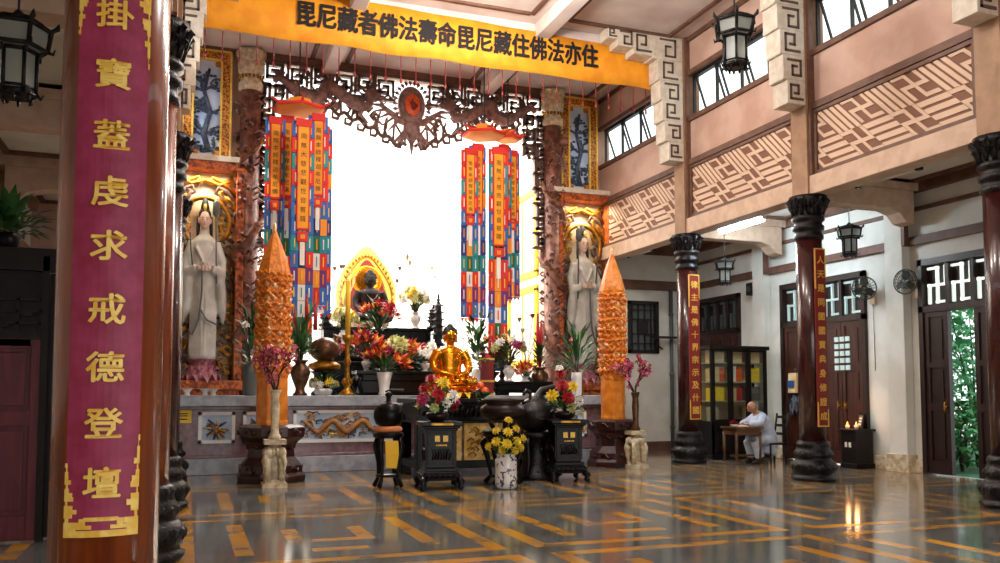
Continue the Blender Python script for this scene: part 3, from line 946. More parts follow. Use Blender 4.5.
# ------------------------------------------------------------------ standing robed figures in carved niches
def remeshed(b, name, mats, parent, vox, sm=3):
    return b.build(name, mats, parent, remesh=vox, smooth=sm)
def face(h, c, s, mi=0):
    """features added to a head of radius s looking along -y; c = head centre"""
    x, y, z = c
    h.ell((x, y - s * .95, z - s * .1), (s * .14, s * .2, s * .26), 8, 6, mi)
    for q in (-1, 1):
        h.ell((x + q * s * .36, y - s * .86, z + s * .08), (s * .2, s * .08, s * .08), 8, 5, mi)
        h.ell((x + q * s * .98, y, z - s * .05), (s * .13, s * .22, s * .34), 8, 6, mi)
    h.ell((x, y - s * .9, z - s * .52), (s * .26, s * .12, s * .08), 8, 5, mi)
    h.ell((x, y - s * .62, z - s * .85), (s * .34, s * .3, s * .22), 8, 5, mi)
def paint_face(t, c, s, browmat='hair_black', lips='lip'):
    x, y, z = c; f = MB(); l = MB()
    for q in (-1, 1):
        f.tube([(x + q * s * .18, y - s * .97, z + s * .26), (x + q * s * .36, y - s * .95, z + s * .32), (x + q * s * .56, y - s * .8, z + s * .24)], s * .035, 5)
        f.tube([(x + q * s * .2, y - s * .97, z + s * .08), (x + q * s * .36, y - s * .99, z + s * .05), (x + q * s * .52, y - s * .86, z + s * .1)], s * .04, 5)
    f.build('eyes_and_brows', [browmat], t)
    l.tube([(x - s * .2, y - s * .93, z - s * .52), (x, y - s * 1.03, z - s * .53), (x + s * .2, y - s * .93, z - s * .52)], [s * .02, s * .06, s * .02], 5)
    l.build('lips', [lips], t)
def robed_statue(loc, label, mir):
    t = thing('robed_statue', label, 'statue', loc, 0, 'white robed standing statues in the carved niches')
    # about 4 m tall, lotus foot included
    b = MB()
    b.lathe([(.36, .42), (.42, .5), (.4, .9), (.38, 1.5), (.42, 2.1), (.43, 2.5), (.4, 2.85), (.36, 3.05), (.2, 3.17), (.13, 3.22), (.12, 3.34)], 24, sy=.62)
    for s in (-1, 1):
        b.tube([(s * .33, 0, 3.0), (s * .5, -.05, 2.6), (s * .52, -.16, 2.3), (s * .22, -.34, 2.42)], [.15, .16, .15, .1], 10)
        b.tube([(s * .45, -.12, 2.4), (s * .5, -.12, 1.9), (s * .54, -.08, 1.5), (s * .58, -.05, 1.22)], [.14, .17, .14, .03], 10)
        for k in range(5):
            b.tube([(s * (.06 + .07 * k), -.24 + .03 * k, 2.0), (s * (.05 + .075 * k), -.3 + .035 * k, 1.3), (s * (.04 + .08 * k), -.27 + .03 * k, .5)], [.02, .045, .035], 6)
    b.tube([(-.25, -.24, 2.9), (0, -.32, 2.5), (.25, -.24, 2.9)], .04, 6)
    remeshed(b, 'robe', ['statue_white'], t, .035, 2)
    h = MB(); h.ell((0, -.03, 3.52), (.16, .18, .23), 16, 12); h.tube([(0, 0, 3.2), (0, 0, 3.4)], .085, 10)
    face(h, (0, -.03, 3.5), .18)
    remeshed(h, 'head', ['skin_statue'], t, .018, 1); paint_face(t, (0, -.03, 3.5), .18)
    k = MB(); k.ell((0, .03, 3.62), (.185, .19, .2), 14, 8); k.lathe([(.12, 3.72), (.13, 3.8), (.09, 3.94), (.02, 4.02)], 12); k.tube([(-.17, .03, 3.6), (-.19, .02, 3.3), (-.2, 0, 3.0)], [.06, .05, .03], 8); k.tube([(.17, .03, 3.6), (.19, .02, 3.3), (.2, 0, 3.0)], [.06, .05, .03], 8)
    k.build('hair', ['hair_black'], t)
    MB().ell((0, -.16, 3.78), (.05, .03, .08), 8, 6).build('hair_ornament', ['gold_leaf'], t)
    hd = MB()
    for s in (-1, 1):
        hd.ell((s * .13, -.4, 2.42), (.08, .05, .06), 8, 6)
        for f in range(4): hd.tube([(s * .1, -.42, 2.46 - .03 * f), (s * .04, -.45, 2.47 - .03 * f), (s * -.02, -.43, 2.46 - .03 * f)], [.018, .017, .012], 6)
        hd.tube([(s * .12, -.42, 2.47), (s * .08, -.47, 2.53), (s * .05, -.46, 2.57)], [.02, .017, .012], 6)
    hd.build('hands', ['skin_statue'], t)
    s = mir
    bd = MB()
    P = [(-s * .05, -.42, 2.5), (-s * .05, -.44, 1.9), (-s * .12, -.42, 1.3), (-s * .3, -.36, .98), (-s * .45, -.3, 1.1)]
    bd.tube(P, .028, 6); bd.tube([(-s * .1, -.4, 1.55), (s * .1, -.4, 1.3), (s * .4, -.32, 1.2)], .022, 6)
    bd.build('sash_cord', ['bead_grey'], t)
    sf = MB(); sf.tube([(s * .36, -.3, 2.1), (s * .33, -.3, 3.0), (s * .3, -.28, 3.9)], .025, 6); sf.lathe([(.02, 3.55), (.1, 3.62), (.1, 3.85), (.03, 3.95)], 8, c=(s * .31, -.28, 0))
    sf.build('staff', ['bead_grey'], t)
    l = MB(); l.tube([(-s * .3, -.32, 2.3), (-s * .38, -.3, 2.8), (-s * .42, -.28, 3.2)], .02, 6)
    for k in range(6): l.leaf((-s * .42, -.28, 3.2), (math.cos(k), -.2, .5 + math.sin(k)), .16, .09, mi=1)
    l.build('held_lotus', ['stem', 'pink_lotus'], t)
    t.scale = (.72, .8, 1)
    f = MB()
    f.lathe([(.4, 0), (.5, .06), (.42, .2), (.3, .34), (.36, .42)], 20, sy=.75)
    for row in range(3):
        for k in range(14):
            a = 2 * PI * (k + .5 * row) / 14
            d = Vector((math.cos(a), .75 * math.sin(a), 0))
            f.leaf(d * (.34 + .03 * row) + Vector((0, 0, .3 - .1 * row)), d + Vector((0, 0, .8 - .6 * row)), .28, .2, mi=0, bend=.6)
    f.build('lotus_base', ['pink_lotus'], t)
    return t
def niche(x, label, slabel, mir):
    W, Z0, Z1 = .72, PZ + .22, 6.4
    t = thing('statue_niche', label, 'niche', (x, WY, 0), 0, 'carved gilt niches on the altar wall')
    MB().box((-W, .12, Z0), (W, .18, Z1)).build('back_panel', ['niche_cream'], t)
    f = MB()
    for s in (-1, 1): f.box((s * W - .07, -.3, Z0), (s * W + .1, .16, Z1))
    f.box((-W - .11, -.3, Z1), (W + .11, .16, Z1 + .18)); f.box((-W - .11, -.45, Z0 - .1), (W + .11, .16, Z0 + .1)); f.box((-W - .05, -.38, Z0 - .22), (W + .05, .16, Z0 - .1))
    f.build('frame', ['niche_orange'], t, bevel=.015)
    MB().box((-W - .16, -.34, Z1 + .18), (W + .16, .16, Z1 + .3)).build('cornice', ['fret_white'], t)
    o = MB(); rr = random.Random(11 + int(x)); y = -.02
    for s in (-1, 1):
        for k in range(22):
            z = Z0 + .2 + (k // 2) * .37 + .12 * (k % 2); s_ = s; s = s * (1 if k % 2 == 0 else .74)
            o.tube([(s * (W - .1), y, z), (s * (W - .24), y, z + .12), (s * (W - .3), y, z + .26), (s * (W - .2), y, z + .3), (s * (W - .14), y, z + .22)], [.04, .055, .05, .035, .02], 6, rr.choice((0, 1)))
            o.leaf((s * (W - .12), y - .03, z + .1), (-s, 0, rr.uniform(-.6, .8)), .2, .1, (0, -1, 0), mi=rr.choice((0, 1)))
            s = s_
        o.tube([(s * (W - .13), y, Z0), (s * (W - .13), y, 4.3)], .035, 6, 0)
        for k in range(3):
            zz = 5.75 + k * .22; xx = s * (.5 - .13 * k)
            o.tube([(s * .68, y, 5.3 + .3 * k), (xx + s * .1, y, zz), (xx - s * .1, y, zz + .1), (xx - s * .16, y, zz - .06), (xx - s * .06, y, zz - .1)], [.05, .055, .05, .035, .02], 6, k % 2)
    o.tube([(-.6, y, 6.28), (-.3, y, 6.1), (0, y, 6.22), (.3, y, 6.1), (.6, y, 6.28)], .06, 6, 0)
    o.build('openwork', ['gold_dark', 'carved_dark'], t)
    r = MB(); r.tube([(.52 * math.cos(PI * k / 20 * 1.5 - PI * .25), -.06, 5.25 + .55 * math.sin(PI * k / 20 * 1.5 - PI * .25)) for k in range(21)], .055, 6)
    r.build('halo_ring', ['gold_dark'], t)
    robed_statue((x, WY - .12, Z0 + .1), slabel, mir)
niche(.33, 'tall carved orange niche left of the alcove', 'white robed standing statue in the left niche', 1)
niche(9.5, 'tall carved orange niche right of the alcove', 'white robed standing statue in the right niche, behind the green spiky plant', -1)

# ------------------------------------------------------------------ carved openwork valance over the alcove
t = thing('carved_valance', 'brown openwork valance of dragons and key frets hanging over the alcove', 'valance', (4.98, WY, 0))
b = MB(); y0, y1 = -.07, .07
HW = 3.5; TOP = 9.13
def low(x):
    u = abs(x)
    pts = [(0, 7.42), (.4, 7.5), (.8, 7.72), (1.3, 7.95), (1.9, 8.12), (2.5, 8.25), (2.9, 8.0), (3.15, 7.3), (3.5, 6.3)]
    for (a, za), (c, zc) in zip(pts, pts[1:]):
        if u <= c: return za + (zc - za) * (u - a) / (c - a)
    return 6.3
b.box((-HW, y0, TOP - .09), (HW, y1, TOP)); 
for s in (-1, 1): b.box((s * HW - .06, y0, 5.0), (s * HW + .06, y1, TOP))
W_ = .062
def square_fret(x, z, s, h):
    p = [(-s, -s), (-s, s), (s, s), (s, -s * .6), (-s * .3, -s * .6), (-s * .3, s * .25), (s * .35, s * .25)]
    p = [(x + h * a, z + c) for a, c in p]
    for i in range(len(p) - 1): b.bar(p[i], p[i + 1], W_, y0, y1)
for s in (-1, 1):
    for k, x in enumerate((.62, 1.1, 1.62, 2.12, 2.65, 3.2)):
        square_fret(s * x, 8.83 if k % 2 else 8.78, .17, s)
        b.bar((s * (x + .26), 9.05), (s * (x + .26), 8.5 + .1 * (k % 2)), W_, y0, y1); b.bar((s * (x - .2), 8.5), (s * (x + .26), 8.5), W_, y0, y1)
    for k in range(9):
        z = 8.4 - k * .38
        square_fret(s * 3.45, z, .14, -s if k % 2 else s)
        b.bar((s * 3.2, z - .2), (s * 3.68, z - .2), W_, y0, y1)
        if k < 3: square_fret(s * 3.05, z, .13, s)
    b.bar((s * 3.22, 8.2), (s * 3.25, 6.6), W_, y0, y1)
    # connecting struts down to the scalloped edge
    rr = random.Random(21)
    for k in range(22):
        x = .3 + k * .125
        za = low(x); 
        b.tube([(s * x, 0, za), (s * (x + rr.uniform(-.15, .15)), 0, za + .2), (s * (x + rr.uniform(-.1, .2)), 0, min(8.6, za + rr.uniform(.35, .6)))], [.03, .04, .025], 5)
    e = [(s * (.1 + 3.0 * k / 60), 0, low(.1 + 3.0 * k / 60) + .05 * math.sin(k * .9)) for k in range(61)]
    b.tube(e, .05, 6)
    for k in range(2, 60, 6):
        x, _, z = e[k]
        b.tube([(x, 0, z), (x + s * .06, 0, z - .12), (x + s * .18, 0, z - .1), (x + s * .18, 0, z + .02), (x + s * .1, 0, z + .02)], [.04, .05, .045, .03, .015], 6)
b.build('fretwork', ['carved_dark'], t)
for s in (-1, 1):
    d = MB(); n = 60
    ctrl = lambda u: (s * (3.2 - 2.3 * u + .12 * math.sin(u * 13)), -.1 + .05 * math.sin(u * 14), 8.52 + .2 * math.sin(u * 13 + .4) - .12 * u)
    pts = [ctrl(k / n) for k in range(n + 1)]
    d.tube(pts, [.03 + .115 * math.sin(PI * (.08 + .8 * k / n)) for k in range(n + 1)], 8, 0)
    for k in range(2, n, 2):
        d.leaf(Vector(pts[k]) + Vector((0, 0, .07)), (s * .3, -.15, 1), .15, .1, (0, -1, 0), mi=1)
    for k in (14, 26, 38, 50):
        p = Vector(pts[k])
        d.tube([p, p + Vector((s * .1, -.05, -.2)), p + Vector((s * -.05, -.05, -.34))], [.06, .05, .02], 6, 0)
        for q in range(4): d.tube([p + Vector((s * -.05, -.05, -.34)), p + Vector((s * (-.15 + .08 * q), -.08, -.46))], [.02, .008], 5, 0)
    e = Vector(pts[-1])
    d.ell(e, (.2, .12, .16), 12, 8, 0); d.ell(e + Vector((-s * .16, -.04, -.05)), (.13, .09, .08), 10, 6, 0)
    for q in range(9):
        a = q / 8 * 3.6 - .4
        d.tube([e, e + Vector((s * .24 * math.cos(a), 0, .24 * math.sin(a))), e + Vector((s * .36 * math.cos(a + .2), 0, .36 * math.sin(a + .2)))], [.05, .035, .01], 5, 1)
    rr = random.Random(8)
    for k in range(46):
        x = s * rr.uniform(.55, 3.3); z = rr.uniform(low(x) + .1, 9.0); q = rr.choice((-1, 1)); w = rr.uniform(.08, .14)
        d.tube([(x, .02, z), (x + q * w, -.03, z + w * .6), (x + q * w * 1.6, -.03, z - w * .2), (x + q * w * .9, 0, z - w * .9), (x + q * w * .3, .02, z - w * .3)], [.025, .04, .045, .035, .012], 6, rr.choice((0, 1)))
    d.build('dragon', ['carved_brown', 'carved_dark'], t)
m = MB()
m.lathe([(.0, 0), (.2, 0), (.22, -.06), (.26, -.06), (.29, -.02), (.36, -.02), (.4, .05), (.4, .1)], 28)
mm = MB()
for v in m.v: mm.v.append(Vector((v.x * .86, v.z - .12, v.y * 1.2 + 8.41)))
mm.f, mm.m, mm.s = [q[::-1] for q in m.f], m.m[:], m.s[:]
for k in range(26):
    a = 2 * PI * k / 26; mm.leaf((.34 * math.cos(a), -.12, 8.41 + .46 * math.sin(a)), (math.cos(a), 0, math.sin(a)), .16, .1, (0, -1, 0))
for s in (-1, 1):
    for k in range(5):
        mm.tube([(s * .12, -.08, 7.96), (s * (.35 + .1 * k), -.08, 7.98 + .09 * k), (s * (.6 + .1 * k), -.06, 7.71 + .16 * k)], [.06, .05, .015], 6)
        mm.tube([(s * .1, -.08, 7.86), (s * (.12 + .05 * k), -.1, 7.66 - .02 * k), (s * (.05 + .1 * k), -.1, 7.48 - .05 * (2 - abs(k - 2)))], [.06, .05, .012], 6)
mm.ell((0, -.1, 7.84), (.22, .12, .2), 12, 8); mm.tube([(0, -.1, 7.66), (0, -.1, 7.36), (0, -.1, 7.18)], [.08, .05, .01], 6)
mm.build('medallion', ['carved_brown'], t)
m = MB().ell((0, -.17, 8.41), (.19, .05, .27), 18, 10); m.build('medallion_heart', ['petal_orange'], t)
MB().tube([(0, -.22, 8.27), (.05, -.23, 8.36), (-.03, -.23, 8.45), (0, -.22, 8.56)], [.04, .09, .06, .01], 8).build('medallion_flame', ['couplet_red'], t)
# plaster beam above it with small hanging tassels
b = MB().box((1.2, WY - .1, 9.13), (8.75, WY + .2, ZC)); struct('trim_13', b, ['brown_trim'])
TS = []
for k in range(34):
    x = -.1 + k * .305; z = at(300, 50, 16).z
    zt = 8.05; L = .34
    tb = MB(); tb.tube([(0, 0, zt + .1), (0, 0, zt - L)], .011, 5); tb.lathe([(.005, 0), (.025, -.03), (.025, -.09), (.012, -.12)], 6, c=(0, 0, zt - L)); TS.append((x, tb))
# ------------------------------------------------------------------ orange cloth banner across the nave
t = thing('cloth_banner', 'long orange cloth banner with a row of black brush characters under the ceiling', 'banner', (0, 16.17, 0))
b = MB(); xa, xb = .12, 9.56; n = 60
zt = lambda x: 9.2 - .02 * (x - xa) ; zb = lambda x: 8.17 + .02 * math.sin(x * 3)
vs = []
for k in range(n + 1):
    x = xa + (xb - xa) * k / n
    for z in (zb(x), (zb(x) + zt(x)) / 2, zt(x)):
        for y in (0, .02): vs.append((x, y + .015 * math.sin(x * 4 + z * 3), z))
fs = []
for k in range(n):
    o = k * 6; p = o + 6
    fs += [(o, p, p + 2, o + 2), (o + 2, p + 2, p + 4, o + 4), (o + 1, o + 3, p + 3, p + 1), (o + 3, o + 5, p + 5, p + 3), (o, o + 1, p + 1, p), (o + 4, p + 4, p + 5, o + 5)]
b.add(vs, fs, 0, True); b.build('cloth', ['banner_orange'], t)
s = '毘尼藏者佛法壽命毘尼藏住佛法亦住'
xs0, xs1 = at(306, 14, 16.15).x, at(590, 60, 16.15).x
written(s, lambda k: (xs0 + (xs1 - xs0) * k / (len(s) - 1), 8.71), .52, -.022, 'banner_ink', t, None, .78, .016)
tm = TS[0][1].mesh('tassel', ['couplet_red'])
for x, q in TS: inst('tassel', tm, t, (x, 0, 0))
# ------------------------------------------------------------------ hanging prayer banners
CL = ['cloth_orange', 'cloth_red', 'cloth_blue', 'cloth_teal', 'cloth_navy', 'cloth_green', 'cloth_white', 'cloth_yellow', 'cloth_purple']
def streamer(t, p, rz, z1, z0, zp, seed, w=.42, main=False):
    """backing of patches with an orange panel in front"""
    rr = random.Random(seed)
    M = Matrix.Translation(p) @ Matrix.Rotation(rz, 4, 'Z')
    b = MB(); b.M = M
    rows = max(3, int((z1 - z0) / .34))
    b.box((-w / 2 + .01, .004, z0 + .02), (w / 2 - .01, .014, z1 - .02), rr.choice((2, 1, 3)))
    seqs = [[1, 5, 1, 4, 8, 2, 3, 2, 1, 6, 1, 2, 3, 2, 1, 0, 1, 3], [5, 3, 8, 2, 4, 3, 2, 6, 1, 3, 1, 2, 2, 3, 0, 1, 5, 2], [1, 4, 8, 3, 2, 2, 3, 1, 6, 1, 3, 3, 2, 1, 1, 0, 2, 5]]
    for r in range(rows):
        za = z1 - (z1 - z0) * r / rows; zb = z1 - (z1 - z0) * (r + 1) / rows + .012
        for c in range(3):
            xa = -w / 2 + w * c / 3; xb = xa + w / 3 - .004
            tier = int(za / .42)
            m = (2, 1, 3, 1, 2, 4, 5, 1, 2, 8, 1, 3, 2)[tier % 13] if c != 1 else ((6, 0, 6, 5)[tier % 4] if zb < zp else (5, 8, 1)[tier % 3])
            if rr.random() < .18: m = rr.choice((0, 1, 2, 3, 4))
            b.box((xa, -.02 + .012 * (c % 2), zb), (xb, .02, za), m)
            b.cbox(((xa + xb) / 2, -.026, (za + zb) / 2), (w / 20, .012, (za - zb) * .6), (6, 7, 0)[(r + c) % 3] if m != 6 else rr.choice((1, 3)))
    for c in range(5): b.prism([(-w / 2 + w * c / 5, z0), (-w / 2 + w * (c + .5) / 5, z0 - .09), (-w / 2 + w * (c + 1) / 5, z0)], -.015, .015, (1, 0, 1, 2, 1)[c])
    st = b.build('streamer', CL, t)
    f = MB(); f.M = M; pw = .2 if not main else .24
    f.box((-pw / 2, -.06, zp), (pw / 2, -.035, z1 - .05))
    f.build('orange_panel', ['banner_orange'], st)
    e = MB(); e.M = M
    for s in (-1, 1): e.box((s * pw / 2 - .012, -.066, zp), (s * pw / 2 + .012, -.034, z1))
    e.box((-pw / 2 - .04, -.08, z1 - .12), (pw / 2 + .04, -.03, z1 + .04)); e.box((-pw / 2, -.066, zp - .02), (pw / 2, -.034, zp + .02))
    e.cbox((0, -.05, zp - .16), (pw * .9, .04, .2)); e.build('red_trim', ['cloth_red'], st)
    k = MB(); k.M = M
    k.cbox((0, -.074, zp - .16), (pw * .4, .012, .09), 0); k.box((-pw * .2, -.05, zp - .75), (pw * .2, -.03, zp - .27), 1)
    k.build('buckle', ['cloth_orange', 'cloth_white'], st)
    g = MB(); s = '南無本師釋迦牟尼佛'
    if main: s = '南無大慈悲觀世音菩薩'
    L = z1 - .25 - zp
    for i, ch in enumerate(s): 
        o = MB(); write(o, ch, 0, z1 - .32 - L * .86 * i / (len(s) - 1), min(.13, L / 12), -.0625)
        o.v = [M @ v for v in o.v]; o.build('character', ['banner_ink'], st)
def prayer_banner(c, label, strips, zc, rad):
    t = thing('prayer_banner', label, 'prayer banner', c, 0, 'patchwork prayer banners hanging in the alcove opening')
    b = MB()
    b.lathe([(rad * .2, zc + .3), (rad * .4, zc + .27), (rad * .5, zc + .16), (rad * .9, zc + .1), (rad * .9, zc + .02), (rad * .8, zc)], 6, sm=False, ph=PI / 6)
    b.build('canopy', ['cloth_orange'], t)
    k = MB()
    for q in range(6):
        a = 2 * PI * q / 6 + PI / 6
        k.tube([(rad * .5 * math.cos(a), rad * .5 * math.sin(a), zc + .17), ((rad * .9) * math.cos(a), (rad * .9) * math.sin(a), zc + .1), ((rad + .08) * math.cos(a), (rad + .08) * math.sin(a), zc + .16)], [.02, .03, .02], 6)
    k.lathe([(rad * .92, zc + .09), (rad * .94, zc + .06), (rad * .92, zc + .02)], 6, ph=PI / 6)
    k.build('canopy_rim', ['cloth_red'], t)
    MB().tube([(0, 0, zc + .28), (0, 0, 9.1 - c[2])], .015, 6).build('cord', ['wire'], t)
    for i, (x, y, z1, z0, zp, main) in enumerate(strips):
        streamer(t, (x, y, 0), 0, z1, z0, zp, i + (3 if c[0] > 5 else 0), .42 if not main else .46, main)
    return t
Yb = 18.4
def zpx(y, Y=Yb, x=297): return at(x, y, Y).z
def xpx(x, Y=Yb, y=200): return at(x, y, Y).x
cx = xpx(298)
prayer_banner((cx, Yb, 0), 'left patchwork prayer banner with five orange text panels, behind the left orange tower', [
    (xpx(275) - cx, .1, zpx(120), zpx(262), zpx(199), 0), (xpx(287.5) - cx, .3, zpx(115), zpx(272), zpx(194), 0),
    (xpx(299.5) - cx, -.55, zpx(129), zpx(352), zpx(234), 1), (xpx(316) - cx, -.2, zpx(117), zpx(306), zpx(196), 0), (xpx(324) - cx, .25, zpx(122), zpx(312), zpx(203), 0),
    (xpx(306) - cx, .5, zpx(122), zpx(290), zpx(200), 0)], zpx(112), .62)
cx = xpx(484)
prayer_banner((cx, Yb, 0), 'right patchwork prayer banner with three orange text panels, above the golden seated statue', [
    (xpx(471) - cx, .1, zpx(150, x=480), zpx(318, x=480), zpx(214, x=480), 0), (xpx(481) - cx, .25, zpx(143, x=480), zpx(318, x=480), zpx(212, x=480), 0),
    (xpx(492) - cx, -.4, zpx(153, x=480), zpx(372, x=480), zpx(248, x=480), 1)], zpx(137, x=480), .55)
cx = xpx(508, 19.0)
prayer_banner((cx, 19.0, 0), 'narrow patchwork prayer banner at the far right, beside the yellow window frames', [
    (-.12, 0, zpx(147, 19, 505), zpx(300, 19, 505), zpx(216, 19, 505), 0), (.14, .12, zpx(150, 19, 505), zpx(296, 19, 505), zpx(218, 19, 505), 0)], zpx(141, 19, 505), .36)

# ------------------------------------------------------------------ orange relief towers
def tower(loc, htop, label, r):
    t = thing('orange_tower', label, 'votive tower', loc, 0, 'tall pointed orange towers')
    b = MB(); R = r * 2.15
    b.lathe([(R * 1.0, 0), (R * 1.02, .1), (R * .93, .16), (R * .9, .28), (R * .7, .42), (R * .66, .56), (R * .8, .68), (R * .97, .76), (R * .98, .92), (R * .8, .96)], 8, sm=False, ph=PI / 8)
    b.build('base', ['base_red'], t, bevel=.012)
    m = MB()
    for k in range(8):
        a = 2 * PI * k / 8
        for z, s in ((.22, .1), (.6, .08), (.84, .09)):
            rr_ = R * {.22: .84, .6: .64, .84: .9}[z]
            m.tube([(rr_ * math.cos(a - .2), rr_ * math.sin(a - .2), z), (rr_ * 1.03 * math.cos(a - .08), rr_ * 1.03 * math.sin(a - .08), z + s * .5), (rr_ * 1.03 * math.cos(a + .08), rr_ * 1.03 * math.sin(a + .08), z - s * .4), (rr_ * math.cos(a + .2), rr_ * math.sin(a + .2), z)], .03, 5)
    m.build('base_carving', ['base_red'], t)
    h = htop; zt = h - .85
    MB().lathe([(r * 1.02, .95), (r * 1.04, 1.0), (r * 1.0, 1.04), (r * 1.0, 1.75)], 8, sm=False, ph=PI / 8).build('lower_shaft', ['amber_plain'], t, bevel=.01)
    s = MB(); s.lathe([(r, 1.75), (r * 1.04, 1.8), (r, 1.86), (r, zt), (r * 1.06, zt + .04), (r * 1.04, zt + .1), (r * .84, zt + .3), (r * .48, zt + .58), (r * .16, h - .06), (.01, h)], 8, sm=False, ph=PI / 8)
    s.build('shaft', ['amber'], t)
    rr = random.Random(int(loc[0] * 7)); o = MB()
    z = 1.95; row = 0
    while z < zt - .05:
        for k in range(8):
            a = 2 * PI * (k + .5) / 8 + PI / 8
            ap = r * math.cos(PI / 8)
            for q in (-.12, .12, 0):
                n = Vector((math.cos(a), math.sin(a), 0)); sd = Vector((-n.y, n.x, 0))
                p = n * ap + sd * (q * r * 2.4) + Vector((0, 0, z + (.1 if q == 0 else -.03) + rr.uniform(-.03, .03)))
                mi = 1 if rr.random() < .22 else 0  # pale bosses at random: sparkling highlights put into the relief's colour
                o.ell(p, (.05, .05, .055), 6, 4, mi)
                for sgn in (-1, 1):
                    o.tube([p, p + sd * sgn * .06 + n * .035 + Vector((0, 0, .05)), p + sd * sgn * .1 + Vector((0, 0, .0))], [.03, .028, .01], 5, 1 if rr.random() < .08 else 0)
        z += .21; row += 1
    for k in range(8):
        a = 2 * PI * k / 8 + PI / 8
        for q in range(int((zt - 1.8) / .14)):
            o.ell((r * 1.02 * math.cos(a), r * 1.02 * math.sin(a), 1.85 + q * .14), (.03, .03, .045), 6, 4, q % 2)
    o.build('lotus_relief', ['amber', 'amber_light'], t)
    MB().ell((0, 0, h + .03), (.03, .03, .09), 8, 6).build('tip', ['amber_light'], t)
pL, pR = at(272, 400, 15.2), at(613, 400, 15.9)
tower((pL.x, 15.2, 0), at(271, 229, 15.2).z, 'tall pointed orange tower at the left of the altar, pink blossoms in front', .275)
tower((pR.x, 15.9, 0), at(612, 253, 15.9).z, 'tall pointed orange tower at the right of the altar, behind the yellow mosaic-like glow', .25)
[o for o in bpy.data.objects if o.name.startswith('orange_tower')][-1]['label'] = 'tall pointed orange tower at the right of the altar, nearest the grey aisle'

# ------------------------------------------------------------------ flowers and vases
def petal_ball_mesh(name, m, n=3, core=None):
    b = MB(); rr = random.Random(4)
    b.ell((0, 0, 0), (.5, .5, .4), 8, 5, 0)
    for ring, (el, cnt, L) in enumerate(((-.2, 9, .62), (.35, 8, .6), (.8, 6, .5), (1.2, 4, .42))):
        for k in range(cnt):
            a = 2 * PI * (k + .5 * ring) / cnt
            d = Vector((math.cos(a) * math.cos(el), math.sin(a) * math.cos(el), math.sin(el)))
            b.leaf(d * .45, d + Vector((0, 0, .5)), L, .55, bend=.7, mi=0)
    return b.mesh(name, [m])
def lily_mesh(name, m):
    b = MB()
    for k in range(6):
        a = 2 * PI * k / 6; d = Vector((math.cos(a), math.sin(a), .65))
        b.leaf((0, 0, 0), d, 1.0, .42, bend=-.6)
    for k in range(4): b.tube([(0, 0, 0), (.15 * math.cos(k * 1.6), .15 * math.sin(k * 1.6), .6)], [.03, .04], 4, 1)
    return b.mesh(name, [m, 'petal_yellow'])
def blossom_mesh(name, m):
    b = MB()
    for k in range(5):
        a = 2 * PI * k / 5; d = Vector((math.cos(a), math.sin(a), .35))
        b.leaf((0, 0, 0), d, 1.0, .8, bend=.5)
    b.ell((0, 0, .1), .2, 6, 4, 1)
    return b.mesh(name, [m, 'petal_yellow'])
FL = {'red': petal_ball_mesh('red_flower', 'petal_red'), 'yellow': petal_ball_mesh('yellow_flower', 'petal_yellow'), 'white': petal_ball_mesh('white_flower', 'petal_white'),
      'cream': petal_ball_mesh('cream_flower', 'petal_cream'), 'pink': blossom_mesh('pink_blossom', 'petal_pink'), 'lily': lily_mesh('orange_lily', 'petal_orange'), 'redlily': lily_mesh('red_lily', 'petal_red'), 'pinkball': petal_ball_mesh('pink_flower', 'petal_pink')}
def vase(b, prof, c=(0, 0, 0), n=20, mi=0):
    b.lathe(prof, n, mi, c=c); 
def foliage(b, c, n, r, h, L, w, seed, mi=(0, 1), low=0):
    rr = random.Random(seed); c = Vector(c)
    for k in range(n):
        a = rr.uniform(0, 2 * PI); e = rr.uniform(low, 1.3)
        d = Vector((math.cos(a) * math.cos(e), math.sin(a) * math.cos(e), math.sin(e)))
        p = c + Vector((d.x * r, d.y * r, max(0, d.z) * h)) * rr.uniform(.15, .8)
        b.leaf(p, d, rr.uniform(.7, 1.2) * L, rr.uniform(.7, 1.2) * w, mi=rr.choice(mi))
def arrangement(loc, label, vprof, vmat, heads, leaves=(30, .2, .2, .2, .06), z0=None, group=None, seed=1, extra=None, lmats=('leaf', 'leaf_light'), name='flower_arrangement', vname='vase'):
    """heads: list of (kind, x, y, z, size) relative to the vase mouth"""
    t = thing(name, label, 'flowers', loc, 0, group)
    H = vprof[-1][1] if vprof else 0
    if vprof:
        v = MB(); v.lathe(vprof, 20); v.build(vname, [vmat], t)
    st = MB()
    for kd, x, y, z, s in heads:
        st.tube([(0, 0, H - .05), (x * .4, y * .4, H + z * .55), (x, y, H + z)], [.012, .01, .008], 5)
    if heads: st.build('stems', ['stem'], t)
    f = MB(); n, r, h, L, w = leaves
    if n: foliage(f, (0, 0, H), n, r, h, L, w, seed); f.build('foliage', list(lmats), t)
    for kd, x, y, z, s in heads:
        d = Vector((x, y - .12, max(.05, z * .5)))
        inst({'red': 'red_flower', 'yellow': 'yellow_flower', 'white': 'white_flower', 'cream': 'cream_flower', 'pink': 'pink_blossom', 'lily': 'orange_lily', 'redlily': 'red_lily', 'pinkball': 'pink_flower'}[kd], FL[kd], t, (x, y, H + z), d.to_track_quat('Z', 'Y').to_euler(), s)
    if extra: extra(t, H)
    return t
def scatter(kinds, n, r, h0, h1, s, seed, yflat=.7):
    rr = random.Random(seed); o = []
    for k in range(n):
        a = 2 * PI * k / n * 2.4 + rr.uniform(-.4, .4); q = r * math.sqrt(rr.uniform(.15, 1))
        z = h0 + (h1 - h0) * (1 - (q / r) ** 2 * .6) * rr.uniform(.6, 1)
        o.append((kinds[k % len(kinds)], q * math.cos(a), q * math.sin(a) * yflat, z, s * rr.uniform(.85, 1.15)))
    return o
